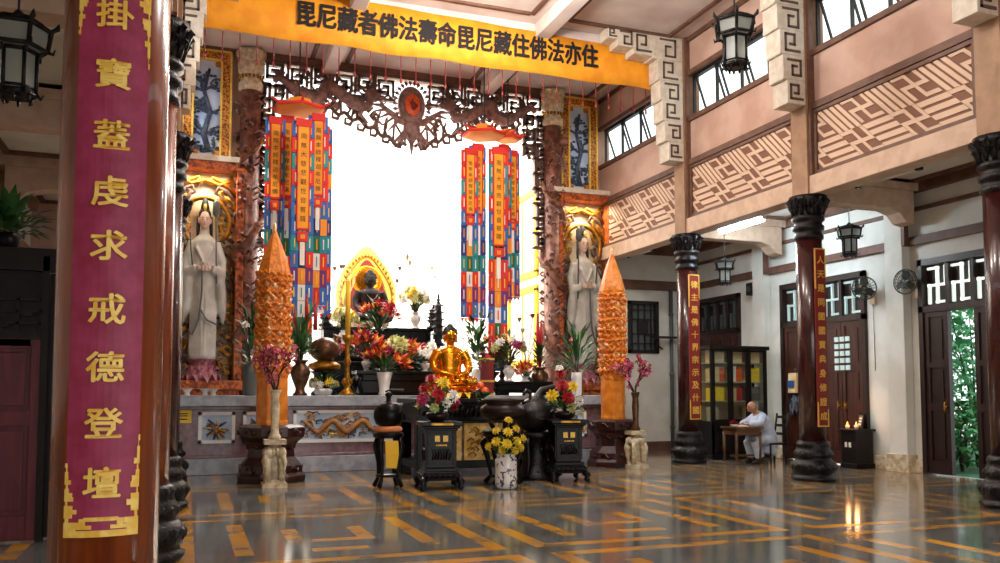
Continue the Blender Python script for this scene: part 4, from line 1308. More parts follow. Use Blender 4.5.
BALUSTER = lambda r, h: [(r * .7, 0), (r * .75, h * .04), (r * .5, h * .1), (r * .45, h * .2), (r * .8, h * .45), (r, h * .65), (r * .85, h * .8), (r * .5, h * .88), (r * .55, h * .93), (r * .85, h)]
CYL = lambda r, h: [(r * .8, 0), (r * .85, h * .03), (r * .9, h * .3), (r * .92, h * .7), (r * 1.02, h)]

# pink blossom branches on cream elephant stands, in front of the towers
def blossom_stand(loc, label, seed, sc=1):
    t = thing('blossom_vase', label, 'flowers', loc, 0, 'pink blossom branches on cream carved stands')
    b = MB()
    b.box((-.19, -.19, 0), (.19, .19, .07)); b.box((-.15, -.15, .07), (.15, .15, .12)); b.box((-.17, -.17, .68), (.17, .17, .76))
    b.lathe([(.1, .1), (.1, .68)], 12)
    for k in range(4):
        a = PI / 4 + k * PI / 2; c = Vector((math.cos(a), math.sin(a), 0))
        b.tube([c * .15 + Vector((0, 0, .1)), c * .15 + Vector((0, 0, .35)), c * .12 + Vector((0, 0, .5))], [.055, .05, .06], 8)
        b.ell(c * .13 + Vector((0, 0, .54)), (.09, .09, .1), 8, 6)
        b.tube([c * .17 + Vector((0, 0, .52)), c * .22 + Vector((0, 0, .4)), c * .19 + Vector((0, 0, .26)), c * .22 + Vector((0, 0, .2))], [.045, .035, .025, .015], 6)
        for s in (-1, 1): sd = Vector((-c.y, c.x, 0)); b.ell(c * .12 + sd * .08 * s + Vector((0, 0, .56)), (.035, .035, .07), 6, 5)
    b.build('stand', ['cream_stone'], t)
    v = MB(); v.lathe([(.09, .76), (.1, .8), (.065, .86), (.06, 1.0), (.075, 1.25), (.06, 1.42), (.085, 1.52), (.1, 1.55)], 16); v.build('vase', ['bronze_brown' if seed > 5 else 'cream_stone'], t)
    tw = MB(); rr = random.Random(seed); tips = []
    def grow(p, d, l, w, n):
        q = p + d * l
        tw.tube([p, (p + q) / 2 + Vector((rr.uniform(-.03, .03), rr.uniform(-.03, .03), 0)), q], [w, w * .85, w * .65], 5)
        tips.append(q); tips.append(p + d * l * .6)
        if n:
            for k in range(3):
                dd = (d + Vector((rr.uniform(-.8, .8), rr.uniform(-.6, .6), rr.uniform(-.1, .5)))).normalized(); grow(q, dd, l * rr.uniform(.6, .85), w * .6, n - 1)
    for k in range(4): grow(Vector((0, 0, 1.5)), Vector((rr.uniform(-.6, .6), rr.uniform(-.4, .4), .9)).normalized(), .32, .02, 2)
    tw.build('branches', ['twig'], t)
    rr.shuffle(tips)
    tips = [p for p in tips if p.z > 1.6][:84]
    for p in tips:
        inst('pink_blossom', FL['pink'], t, p + Vector((rr.uniform(-.04, .04), rr.uniform(-.04, .04), rr.uniform(-.03, .04))), (rr.uniform(-1.3, 1.3), rr.uniform(-1.3, 1.3), rr.uniform(0, 6)), rr.uniform(.045, .075))
    t.scale = (sc, sc, sc)
blossom_stand((at(274, 480, 14.2).x, 14.2, 0), 'pink blossom branches in a pale vase on a cream stand, before the left orange tower', 3, 1.0)
blossom_stand((at(636, 465, 15.3).x, 15.3, 0), 'pink blossom branches in a brown vase on a cream stand, beside the right orange tower', 8, .98)

# black carved pedestals with bouquets
def pedestal(loc, rz, label):
    t = thing('black_pedestal', label, 'pedestal', loc, rz, 'black carved pedestals on the hall floor')
    b = MB()
    b.box((-.26, -.26, .36), (.26, .26, 1.02)); 
    b.box((-.34, -.34, 1.02), (.34, .34, 1.06)); b.box((-.38, -.38, 1.06), (.38, .38, 1.13)); b.box((-.3, -.3, .98), (.3, .3, 1.02))
    b.box((-.3, -.3, .3), (.3, .3, .36)); b.box((-.36, -.36, .16), (.36, .36, .3), taper=.88)
    b.build('body', ['black_lacquer'], t, bevel=.012)
    c = MB()
    for a in range(4):
        c.M = Matrix.Rotation(a * PI / 2, 4, 'Z')
        for s in (-1, 1): c.box((s * .23 - .025, -.28, .4), (s * .23 + .025, -.26, .98))
        c.box((-.23, -.28, .42), (.23, -.26, .46)); c.box((-.23, -.28, .92), (.23, -.26, .96))
        for k in range(7): c.tube([(-.16 + .05 * k, -.27, .5), (-.13 + .05 * k, -.29, .58 + .03 * (k % 3)), (-.17 + .05 * k, -.27, .68)], [.02, .024, .01], 5)
        for k in range(6): c.tube([(-.3 + .1 * k, -.345, .2), (-.25 + .1 * k, -.37, .25), (-.2 + .1 * k, -.345, .2)], .022, 5)
    c.build('carving', ['black_carved'], t)
    for sx in (-1, 1):
        for sy in (-1, 1):
            MB().tube([(sx * .3, sy * .3, .18), (sx * .36, sy * .36, .12), (sx * .33, sy * .33, .05), (sx * .38, sy * .38, .02)], [.07, .07, .05, .04], 8).build('foot', ['black_lacquer'], t)
    k = MB()
    for s in (-1, 1): MB().box((s * .075 - .045, -.29, .8), (s * .075 + .045, -.275, .9)).build('gilt_plaque', ['gold_leaf'], t)
    t.scale = (.86, .86, .93)
    q = MB(); q.cbox((0, -.28, .74), (.2, .012, .025)); q.box((-.2, -.385, 1.075), (.2, -.38, 1.11)); q.build('gilt_lines', ['gold_dark'], t)
    return t
p1 = at(437, 487, 13.1); p2 = at(565, 482, 13.5)
pedestal((p1.x + .03, 13.1, 0), -.12, 'black carved pedestal with two gilt plaques, left of the gold panelled table')
pedestal((p2.x, 13.5, 0), -.12, 'black carved pedestal with two gilt plaques, right of the big black burner')
BOWL = [(.1, 0), (.16, .03), (.19, .1), (.17, .14)]
def big_bouquet(p, label, seed, heads):
    arrangement((p.x, p.y, 1.052), label, BOWL, 'bronze', [(k, x * .85, y * .85, z * .72, s * .85) for k, x, y, z, s in heads], (60, .3, .34, .26, .1), seed=seed, group='bouquets on the black pedestals')
p1.y, p2.y = 13.1, 13.5
big_bouquet(p1, 'bouquet of large red, yellow and white flowers on the left black pedestal', 2, [('red', -.05, -.2, .36, .15), ('yellow', .06, -.15, .62, .14), ('white', .24, -.18, .36, .13), ('pinkball', -.3, -.12, .28, .14), ('red', .02, -.1, .52, .13), ('white', .1, -.24, .2, .1), ('red', -.25, 0, .52, .12), ('cream', -.12, -.22, .1, .1), ('red', .3, .0, .12, .11), ('red', -.12, .02, .72, .12), ('pinkball', .34, -.1, .22, .09), ('yellow', -.32, .1, .16, .09)])
big_bouquet(p2, 'bouquet of large red and yellow flowers on the right black pedestal', 3, [('red', -.12, -.15, .58, .15), ('yellow', -.32, -.12, .36, .14), ('red', -.02, -.2, .3, .15), ('yellow', .1, -.15, .56, .13), ('white', .2, -.18, .24, .14), ('red', -.08, 0, .86, .13), ('cream', .06, -.2, .08, .12), ('white', -.1, .02, 1.0, .1), ('red', .0, .1, .64, .12)])

# ------------------------------------------------------------------ floor stands before the altar
# gold-panelled black altar table
X0, X1, TY0, TY1 = at(415, 440, 14.6).x, at(548, 440, 14.6).x, 14.6, 16.0
t = thing('altar_table', 'long black altar table with pale gold carved panels below its top', 'table', ((X0 + X1) / 2, (TY0 + TY1) / 2, 0))
W, D = (X1 - X0) / 2, (TY1 - TY0) / 2
b = MB()
b.box((-W, -D, 1.32), (W, D, 1.4)); b.box((-W + .1, -D + .08, 1.0), (W - .1, D - .08, 1.32)); b.box((-W + .05, -D + .04, .96), (W - .05, D - .04, 1.0)); b.box((-W + .05, -D + .04, .16), (W - .05, D - .04, .3))
for s in (-1, 1):
    for q in (-1, 1): b.box((s * (W - .14) - .1, q * (D - .12) - .1, .0), (s * (W - .14) + .1, q * (D - .12) + .1, 1.1))
b.build('frame', ['black_lacquer'], t, bevel=.012)
c = MB()
for k in range(26): 
    x = -W + .2 + k * (2 * W - .4) / 25
    c.tube([(x - .04, -D + .07, 1.08), (x, -D + .03, 1.16 + .04 * (k % 3)), (x + .05, -D + .07, 1.26)], [.03, .035, .012], 5)
c.build('apron_carving', ['black_carved'], t)
for k in range(3):
    a = -W + .26 + k * (2 * W - .52) / 3; e = a + (2 * W - .52) / 3 - .05
    g = MB(); g.box((a, -D + .08, .3), (e, -D + .14, .96))
    pn = g.build('gold_panel', ['gold_panel'], t)
    r = MB(); rr = random.Random(k)
    for q in range(16):
        x, z = rr.uniform(a + .12, e - .12), rr.uniform(.38, .86)
        r.tube([(x - .08, -D + .075, z), (x, -D + .06, z + .06), (x + .07, -D + .07, z), (x + .03, -D + .075, z - .04)], [.01, .018, .016, .006], 5)
    r.build('relief', ['gold_dark'], pn)

# big black tripod burner on its stand
P = at(503, 478, 13.3)
t = thing('burner_stand', 'slender black stand with curved legs under the big burner', 'stand', (P.x, 13.3, 0))
b = MB(); b.lathe([(.3, .78), (.34, .82), (.34, .88), (.3, .9)], 20); b.lathe([(.2, .66), (.26, .7), (.28, .78)], 20); b.build('top', ['black_lacquer'], t)
for k in range(4):
    a = PI / 4 + k * PI / 2; c = Vector((math.cos(a), math.sin(a), 0))
    MB().tube([c * .24 + Vector((0, 0, .8)), c * .36 + Vector((0, 0, .66)), c * .27 + Vector((0, 0, .4)), c * .22 + Vector((0, 0, .15)), c * .32 + Vector((0, 0, .03))], [.05, .065, .04, .03, .045], 8).build('leg', ['black_lacquer'], t)
MB().lathe([(.24, .12), (.24, .16)], 4).build('stretcher', ['black_lacquer'], t)
t = thing('incense_burner', 'big dark bronze incense burner with loop handles on the slender stand', 'incense burner', (P.x, 13.3, .9)); t.scale = (.78, .78, .76)
b = MB(); b.lathe([(.1, .18), (.3, .2), (.44, .28), (.5, .38), (.48, .48), (.4, .54), (.38, .58), (.46, .62), (.46, .66), (.4, .66), (.38, .6)], 28); b.build('bowl', ['bronze'], t)
for k in range(3):
    a = -PI / 2 + k * 2 * PI / 3 + .5; c = Vector((math.cos(a), math.sin(a), 0))
    MB().tube([c * .24 + Vector((0, 0, .28)), c * .27 + Vector((0, 0, .14)), c * .2 + Vector((0, 0, .02))], [.08, .06, .05], 8).build('foot', ['bronze'], t)
for s in (-1, 1): MB().tube([(s * .44, 0, .56), (s * .6, 0, .62), (s * .64, 0, .8), (s * .54, 0, .86), (s * .46, 0, .74)], .035, 8).build('handle', ['bronze'], t)

# yellow chrysanthemums in a painted vase on the floor
P = at(506, 489, 12.7)
arrangement((P.x, 12.7, 0), 'yellow chrysanthemums in a white painted vase standing on the floor', [(.13, 0), (.17, .02), (.175, .1), (.17, .35), (.175, .46), (.14, .5), (.15, .54)], 'porcelain_painted', [
    ('yellow', -.2, -.1, .2, .08), ('yellow', -.05, -.16, .16, .09), ('yellow', .12, -.14, .2, .085), ('yellow', .26, -.05, .24, .075), ('yellow', .0, -.08, .34, .085), ('yellow', -.16, 0, .36, .075), ('yellow', .16, 0, .38, .08), ('yellow', .04, 0, .52, .075), ('yellow', -.28, .02, .12, .07), ('yellow', .2, -.1, .1, .075), ('yellow', -.1, -.1, .06, .07), ('yellow', .08, -.18, .06, .07)], (60, .26, .3, .16, .05), seed=6)

# bowl bell on a tall stand with a yellow cloth
P = at(388, 492, 13.4)
t = thing('bell_stand', 'narrow black stand with a yellow cloth hanging on its front', 'stand', (P.x, 13.4, 0))
b = MB(); b.lathe([(.26, .88), (.3, .9), (.3, .96), (.27, .98)], 20); b.build('top', ['black_lacquer'], t)
for k in range(4):
    a = PI / 4 + k * PI / 2; c = Vector((math.cos(a), math.sin(a), 0))
    MB().tube([c * .24 + Vector((0, 0, .9)), c * .3 + Vector((0, 0, .74)), c * .23 + Vector((0, 0, .45)), c * .22 + Vector((0, 0, .2)), c * .32 + Vector((0, 0, .03))], [.05, .06, .04, .035, .05], 8).build('leg', ['black_lacquer'], t)
MB().lathe([(.22, .2), (.26, .22), (.22, .25)], 16).build('shelf', ['black_lacquer'], t); t.scale = (.8, .8, .9)
b = MB(); b.add([(-.13, -.3, .84), (.13, -.3, .84), (.14, -.31, .6), (-.12, -.31, .62), (.1, -.3, .36), (-.11, -.3, .38), (-.13, -.28, .84), (.13, -.28, .84), (.14, -.29, .6), (-.12, -.29, .62), (.1, -.28, .36), (-.11, -.28, .38)], [(0, 1, 2, 3), (3, 2, 4, 5), (7, 6, 9, 8), (8, 9, 11, 10), (0, 3, 9, 6), (1, 7, 8, 2), (2, 8, 10, 4), (3, 5, 11, 9), (4, 10, 11, 5), (0, 6, 7, 1)])
b.build('yellow_cloth', ['cloth_yellow'], t)
t = thing('bowl_bell', 'black bowl bell on an orange cushion, left of the altar table', 'bell', (P.x, 13.4, .88)); t.scale = (.74, .74, .66)
MB().lathe([(.2, 0), (.29, .03), (.3, .08), (.27, .14), (.2, .15)], 20).build('cushion', ['orange_cushion'], t)
MB().lathe([(.16, .14), (.27, .2), (.32, .34), (.32, .48), (.28, .62), (.18, .7), (.06, .74), (.05, .84), (.09, .9), (.03, .97)], 24).build('bell', ['black_lacquer'], t)
b = MB().tube([(-.1, -.1, .97), (.02, -.16, 1.02), (.28, -.2, 1.0)], [.02, .02, .035], 8); b.build('striker', ['wire'], t)

# large black fish drum on the right
P = at(536, 480, 14.0)
t = thing('drum_stand', 'squat black carved stand holding the big fish drum', 'stand', (P.x, 14.0, 0))
b = MB(); b.lathe([(.4, 0), (.42, .06), (.3, .14), (.24, .3), (.22, .55), (.3, .72), (.36, .78), (.3, .82)], 20); carved_ring(b, .3, .12, 14, .05); carved_ring(b, .25, .5, 12, .05)
b.build('body', ['black_carved'], t)
for k in range(4):
    a = PI / 4 + k * PI / 2; c = Vector((math.cos(a), math.sin(a), 0))
    MB().tube([c * .28 + Vector((0, 0, .74)), c * .4 + Vector((0, 0, .6)), c * .32 + Vector((0, 0, .3)), c * .44 + Vector((0, 0, .06))], [.06, .07, .05, .06], 8).build('leg', ['black_lacquer'], t)
t = thing('fish_drum', 'big round black wooden fish drum with a curled handle, right of the burner', 'drum', (P.x, 14.0, .8))
b = MB(); b.ell((0, 0, .32), (.4, .36, .32), 20, 12); b.tube([(.3, 0, .45), (.42, 0, .62), (.34, 0, .78), (.12, 0, .74), (-.02, 0, .6)], [.1, .1, .09, .08, .05], 10)
b.build('drum', ['black_wood'], t, remesh=.03, smooth=2)
b = MB(); b.tube([(-.36, -.16, .3), (0, -.37, .24), (.34, -.2, .28)], .02, 6); b.build('slit', ['black_metal'], t)

# ------------------------------------------------------------------ seated statues
def seated(loc, s, label, mats, hairmat, robe, name='seated_statue', arms='lap', vox=.02):
    """seated cross-legged figure, unit height about 1.45 before scaling"""
    t = thing(name, label, 'statue', loc)
    b = MB()
    b.lathe([(.3, .02), (.34, .1), (.3, .25), (.27, .45), (.31, .65), (.34, .8), (.28, .9), (.12, .97), (.09, 1.0)], 20, sy=.62)
    for q in (-1, 1):
        b.tube([(q * .14, -.02, .14), (q * .42, -.16, .13), (q * .52, -.3, .12)], [.15, .15, .12], 12)
        b.tube([(q * .52, -.28, .11), (q * .25, -.42, .11), (-q * .12, -.44, .13)], [.12, .1, .07], 12)
        b.tube([(q * .3, 0, .85), (q * .42, -.02, .62), (q * .43, -.1, .42)], [.13, .11, .09], 12)
        b.tube([(q * .43, -.1, .42), (q * .3, -.3, .32), (q * .08, -.42, .28)], [.09, .075, .05], 12)
        b.ell((q * .05, -.44, .27), (.1, .06, .04), 10, 6)
        for f in range(4): b.tube([(q * .06, -.46 - .015 * f, .27), (-q * .06, -.48 - .012 * f, .275)], [.018, .014], 6)
        b.tube([(q * .07, -.44, .3), (q * .015, -.45, .34)], [.018, .013], 6)
        b.ell((q * .17, -.5, .16), (.12, .06, .045), 10, 6)
    b.tube([(0, 0, .92), (0, -.01, 1.06)], [.1, .09], 10)
    b.ell((0, -.02, 1.2), (.158, .16, .19), 18, 12)
    face(b, (0, -.02, 1.18), .155)
    for q in (-1, 1): b.tube([(q * .15, -.01, 1.2), (q * .155, -.01, 1.05)], [.03, .025], 6)
    b.build('body', [mats], t, remesh=vox, smooth=3)
    paint_face(t, (0, -.02, 1.18), .16, 'hair_black', 'lip' if mats == 'gold' else 'bronze_brown')
    h = MB(); h.ell((0, .02, 1.28), (.175, .17, .15), 16, 8); h.ell((0, .02, 1.42), (.085, .085, .085), 12, 8)
    rr = random.Random(1)
    for k in range(110):
        a, e = rr.uniform(0, 2 * PI), rr.uniform(-.1, 1.5)
        if math.sin(a) * math.cos(e) < -.75 and e < .35: continue
        h.ell((.175 * math.cos(a) * math.cos(e), .02 + .17 * math.sin(a) * math.cos(e), 1.28 + .15 * math.sin(e)), .022, 5, 4)
    h.build('hair', [hairmat], t)
    r = MB()
    r.tube([(-.2, -.12, .9), (-.1, -.2, .72), (.02, -.2, .6), (.14, -.2, .72), (.22, -.1, .9)], .012, 6)
    r.build('robe_folds', [robe], t)
    t.scale = (s, s, s)
    return t
P = at(450, 402, 15.5)
g = seated((P.x, 15.5, 1.61), .8, 'shining golden seated statue at the front of the altar, black curled hair', 'gold', 'hair_black', 'gold', 'golden_statue')
t = thing('lotus_pedestal', 'orange and red lotus pedestal under the golden seated statue', 'pedestal', (P.x, 15.5, 1.4))
b = MB(); b.lathe([(.5, 0), (.52, .05), (.4, .1), (.46, .18), (.5, .225)], 24); b.build('core', ['gold'], t)
b = MB()
for row in range(2):
    for k in range(18):
        a = 2 * PI * (k + .5 * row) / 18; d = Vector((math.cos(a), math.sin(a), 0))
        b.leaf(d * .42 + Vector((0, 0, .08 + .02 * row)), d + Vector((0, 0, .5 - .9 * row)), .2, .17, bend=.5, mi=row)
b.build('petals', ['petal_orange', 'petal_yellow'], t)

# dark bronze seated statue with flaming halo on the top tier
BY = 24.0
P = at(370, 331, BY)
hz = at(371, 241, BY).z - P.z
seated((P.x, BY, P.z + .24), hz / 2.55, 'dark bronze seated statue before the pointed golden halo at the back of the alcove', 'dark_bronze', 'dark_bronze', 'bronze_brown', 'bronze_statue', vox=.025)
t = thing('golden_halo', 'pointed golden halo screen with a red centre behind the bronze statue', 'halo', (P.x, BY + .55, P.z - .1))
def almond(w, h, n=40):
    o = []
    for k in range(n):
        a = 2 * PI * k / n - PI / 2
        x, z = w * math.cos(a), h * .45 + h * .45 * math.sin(a)
        if math.sin(a) > 0: x *= 1 - .25 * math.sin(a) ** 3; z += h * .1 * max(0, math.sin(a)) ** 6
        o.append((x, z))
    return o
b = MB(); b.prism(almond(.88, hz * 1.02), 0, .1); b.build('rim', ['gold_leaf'], t, bevel=.02)
b = MB(); b.prism([(x, z + .2) for x, z in almond(.58, hz * .78)], -.03, .0); b.build('red_field', ['couplet_red'], t)
b = MB()
for sc_, w in ((.72, .025), (.86, .02)):
    pts = [(x, -.02, z + .12 * (1 - sc_)) for x, z in almond(.88 * sc_, hz * 1.0 * sc_ + .1)]
    b.tube(pts + [pts[0]], w, 5)
for k in range(28):
    a = PI * k / 27 * 1.3 - .15 * PI
    x, z = .74 * math.cos(a) * (1 - .2 * max(0, math.sin(a))), hz * .47 + hz * .42 * math.sin(a)
    b.tube([(x, -.02, z), (x * 1.08, -.04, z + .07), (x * 1.02, -.02, z + .12)], [.03, .03, .01], 5)
b.build('relief', ['gold_dark'], t)
b = MB(); b.lathe([(.3, 0), (.4, -.02), (.44, 0), (.44, .03), (.3, .03)], 28)
for i in range(len(b.v)): b.v[i] = Vector((b.v[i].x, b.v[i].z - .05, b.v[i].y + hz * .62))
b.build('head_halo', ['gold'], t)
t = thing('statue_throne', 'dark stepped throne carrying the bronze statue', 'throne', (P.x, BY, PZ))
H = P.z - PZ
b = MB(); b.box((-.95, -.75, 0), (.95, .8, H * .3)); b.box((-.8, -.65, H * .3), (.8, .72, H * .62)); b.box((-.7, -.58, H * .62), (.7, .7, H * .82)); b.build('steps', ['black_wood'], t, bevel=.02)
b = MB(); b.lathe([(.62, H * .82), (.66, H * .9), (.5, H + .1), (.55, H + .23)], 24)
for k in range(16):
    a = 2 * PI * k / 16; d = Vector((math.cos(a), math.sin(a), 0)); b.leaf(d * .55 + Vector((0, 0, H * .86)), d + Vector((0, 0, .6)), .2, .2, bend=.5)
b.build('lotus_seat', ['bronze_brown'], t)
# ------------------------------------------------------------------ things on the altar platform
def A(x, Y, y=396): return at(x, y, Y).x
def Zat(y, Y, x=400): return at(x, y, Y).z
# stepped black altar shelves in the alcove opening
xa, xb = A(326, 19.0), A(442, 19.0)
t = thing('altar_shelf', 'black stepped altar shelf crowded with flowers at the centre of the platform', 'altar', ((xa + xb) / 2, 19.2, PZ))
W = (xb - xa) / 2
tiers = [(18.55, Zat(362, 18.6) - PZ), (19.15, Zat(345, 19.2) - PZ), (19.75, Zat(328, 19.8) - PZ)]
for i, (y, h) in enumerate(tiers):
    b = MB(); y -= 19.2; w = W - .0 * i
    b.box((-w, y, h - .07), (w, y + .6, h)); b.box((-w + .05, y + .06, 0), (w - .05, y + .55, h - .07))
    for k in range(7): b.box((-w + .05 + k * (2 * w - .2) / 6, y + .03, .05), (-w + .15 + k * (2 * w - .2) / 6, y + .07, h - .07))
    b.build('tier', ['black_lacquer'], t, bevel=.012)
T = [(y + .25, PZ + h) for y, h in tiers]
# two low black tables on the platform edge
for xl, xr_, lab in ((354, 432, 'low black table on the platform edge, white vase at its middle'), (489, 548, 'low black table on the platform edge behind the fish drum')):
    a, c = A(xl, 17.4), A(xr_, 17.4)
    t = thing('low_table', lab, 'table', ((a + c) / 2, 17.4, PZ), 0, 'low black tables on the platform')
    w = (c - a) / 2; h = .5 if xl < 400 else .3
    b = MB(); b.box((-w, -.3, h - .07), (w, .3, h)); b.box((-w + .06, -.24, h - .2), (w - .06, .24, h - .07)); b.box((-w + .08, -.2, .05), (w - .08, .2, h - .2)); b.build('top', ['black_lacquer'], t, bevel=.012)
    for sx in (-1, 1):
        for sy in (-1, 1): MB().tube([(sx * (w - .1), sy * .22, h - .1), (sx * (w - .04), sy * .26, h * .5), (sx * (w - .12), sy * .22, .03)], [.06, .06, .045], 8).build('leg', ['black_lacquer'], t)
TBZ = PZ + .5
VW = [(.11, 0), (.12, .03), (.1, .1), (.13, .3), (.17, .46), (.16, .47)]
# flowers
arrangement((A(300, 17.2), 17.2, PZ), 'bronze vase of tall red flower spikes, right of the left orange tower', BALUSTER(.2, .7), 'bronze_brown', [], (50, .28, .7, .5, .06), seed=2,
            extra=lambda t, H: [MB().tube([(x0, y0, H), (x0 * 3 + .03, y0, H + .6), (x1, y0, H + z)], [.02, .035, .02], 6).tube([(x1, y0, H + z - .55), (x1, y0, H + z)], [.05, .02], 6, 1).build('flower_spike', ['leaf', 'petal_red'], t) for x0, y0, x1, z in ((0, 0, .28, 1.15), (-.03, .05, -.12, 1.05), (.02, -.05, .1, 1.3), (-.05, .02, -.25, .9))])
arrangement((A(540, 17.6), 17.6, PZ), 'bronze vase with dark spiky leaves and one tall red stem, at the right dragon column', BALUSTER(.2, .62), 'bronze_brown', [], (70, .2, .5, .4, .05), seed=3, lmats=('leaf', 'leaf'),
            extra=lambda t, H: [MB().tube([(0, 0, H), (x, 0, H + .7), (x, 0, H + z)], [.03, .045, .02], 6).build('red_stem', ['petal_red'], t) for x, z in ((-.05, 1.2), (.03, 1.0))])
arrangement((A(577, 17.1), 17.1, PZ), 'white cylinder vase of long green spiky leaves before the right niche', CYL(.12, .5), 'porcelain', [('pink', -.15, -.1, .7, .1), ('pink', .1, -.1, .9, .09)], (80, .45, 1.0, .6, .075), seed=4, lmats=('leaf', 'leaf_light'))
arrangement((A(477, 17.1), 17.1, PZ), 'white cylinder vase of tall dark leafy branches, right of the golden statue', CYL(.13, .55), 'porcelain', [], (110, .4, 1.6, .3, .09), seed=5, lmats=('leaf', 'leaf_light'))
arrangement((A(250, 17.2), 17.2, PZ), 'clear grey vase of dark greenery hidden behind the left orange tower', CYL(.14, .6), 'bead_grey', [('white', -.1, -.15, .75, .1)], (80, .3, 1.3, .45, .07), seed=6, lmats=('leaf', 'leaf'))
arrangement((A(384, 17.15), 17.15, PZ), 'white tapering vase of orange lilies on the front edge of the platform', VW, 'porcelain', scatter(['lily', 'lily', 'redlily', 'lily'], 9, .5, .05, .42, .22, 3, .4), (50, .35, .3, .3, .08), seed=7)
arrangement((A(366, 17.5), 17.5, TBZ), 'bouquet of big orange lilies at the left on the low black table', BALUSTER(.1, .25), 'porcelain', scatter(['lily', 'pinkball', 'lily', 'redlily'], 10, .34, .05, .6, .2, 5, .5), (50, .3, .5, .25, .07), seed=8)
arrangement((A(404, 17.5), 17.5, TBZ), 'bouquet of orange and pink lilies at the middle of the low black table', BALUSTER(.1, .25), 'bronze', scatter(['lily', 'redlily', 'pinkball', 'cream'], 11, .38, .02, .5, .19, 6, .5), (50, .3, .4, .25, .07), seed=9)
arrangement((A(425, 17.5), 17.5, TBZ), 'mixed white and red bouquet at the right end of the low black table', BALUSTER(.1, .22), 'porcelain', scatter(['white', 'red', 'pinkball', 'cream', 'white'], 13, .32, .0, .4, .12, 7, .5), (60, .3, .3, .2, .06), seed=10)
arrangement((A(378, T[1][0]), T[1][0], T[1][1]), 'tall green arrangement with red flowers before the bronze statue', BALUSTER(.12, .3), 'bronze', scatter(['redlily', 'red', 'lily'], 9, .4, .25, .75, .2, 8, .5), (110, .42, .75, .3, .08), seed=11)
arrangement((A(343, T[1][0]), T[1][0], T[1][1]), 'pale yellow chrysanthemum bouquet at the left of the altar shelf', BALUSTER(.12, .32), 'porcelain', scatter(['cream', 'yellow', 'cream'], 20, .28, .1, .55, .12, 9, .5), (30, .25, .3, .2, .05), seed=12)
arrangement((A(415, T[2][0]), T[2][0], T[2][1]), 'pale yellow chrysanthemum bouquet at the right of the altar shelf', BALUSTER(.14, .4), 'porcelain', scatter(['cream', 'white', 'cream', 'yellow'], 22, .36, .1, .62, .13, 10, .5), (30, .28, .3, .2, .05), seed=13)
arrangement((A(356, T[0][0]), T[0][0], T[0][1]), 'low bouquet of red and orange flowers on the lowest step of the altar shelf, left', BOWL, 'bronze', scatter(['lily', 'red', 'white', 'pinkball'], 12, .42, .05, .3, .14, 11, .4), (50, .35, .25, .2, .06), seed=14)
arrangement((A(398, T[0][0]), T[0][0], T[0][1]), 'low bouquet of pink and red flowers on the lowest step of the altar shelf, right', BOWL, 'bronze', scatter(['pinkball', 'redlily', 'cream', 'lily'], 12, .42, .05, .35, .15, 12, .4), (50, .35, .3, .2, .06), seed=15)
arrangement((A(430, 18.2), 18.2, PZ), 'dark green bushy plant left of the golden statue', BALUSTER(.16, .4), 'black_lacquer', [], (90, .45, .6, .36, .13), seed=16, lmats=('leaf', 'leaf'))
arrangement((A(509, 17.3), 17.3, PZ + .3), 'silver vase of white and pink lilies on the low black table at the right', BALUSTER(.13, .34), 'porcelain', scatter(['white', 'pinkball', 'cream', 'redlily'], 16, .34, .1, .85, .12, 13, .5), (80, .34, .8, .25, .07), seed=17)
arrangement((A(493, 17.6), 17.6, PZ + .3), 'bouquet of red and orange lilies beside the red box', BALUSTER(.1, .25), 'bronze', scatter(['redlily', 'lily', 'red'], 11, .32, .1, .8, .17, 14, .5), (30, .25, .4, .25, .06), seed=18)
arrangement((A(525, 18.0), 18.0, PZ + .0), 'round orange bouquet right of the lilies', BALUSTER(.12, .42), 'porcelain', scatter(['lily', 'redlily', 'lily'], 12, .3, .05, .3, .17, 15, .6), (30, .25, .2, .2, .06), seed=19)
arrangement((A(323, 17.3), 17.3, PZ), 'low green and cream flowers under the brown wooden fish', BOWL, 'porcelain', scatter(['cream', 'white', 'yellow'], 14, .34, -.02, .2, .08, 16, .5), (70, .36, .3, .2, .06), seed=20)
# dried lotus sprays
def lotus_spray(x, Y, z, label, h, sp, seed, vm='black_lacquer'):
    rr = random.Random(seed)
    def ex(t, H):
        for k in range(11):
            p = Vector((rr.uniform(-sp, sp), rr.uniform(-.2, .2), H + rr.uniform(h * .35, h)))
            MB().tube([(0, 0, H - .1), (p.x * .3, p.y * .3, H + p.z * .3), p], .008, 5).build('stem', ['pod_beige'], t)
            o = MB(); o.lathe([(.01, -.06), (.05, 0), (.06, .05), (.02, .06)], 8, c=p) if k % 2 else o.leaf(p, (rr.uniform(-1, 1), -.2, rr.uniform(-.3, 1)), .26, .11)
            o.build('dried_pod' if k % 2 else 'dried_leaf', ['pod_brown' if k % 4 == 1 else 'pod_beige'], t)
    arrangement((x, Y, z), label, BALUSTER(.13, .5), vm, [], (0, 0, 0, 0, 0), seed=seed, extra=ex)
lotus_spray(A(416, 22.6), 22.6, PZ + 1.2, 'spray of pale dried lotus leaves against the white wall, right of the bronze statue', 1.9, .6, 3)
lotus_spray(A(338, 22.6), 22.6, PZ + 1.2, 'spray of pale dried leaves left of the golden halo', 1.9, .5, 4)
lotus_spray(A(527, 18.6), 18.6, PZ, 'dark vase with a few dried lotus pods at the right of the platform', 1.4, .2, 5, 'bronze')
t = thing('alcove_table', 'long dark table behind the altar shelf carrying the dried sprays', 'table', ((A(416, 22.6) + A(338, 22.6)) / 2, 22.6, PZ))
w = (A(416, 22.6) - A(338, 22.6)) / 2 + .3
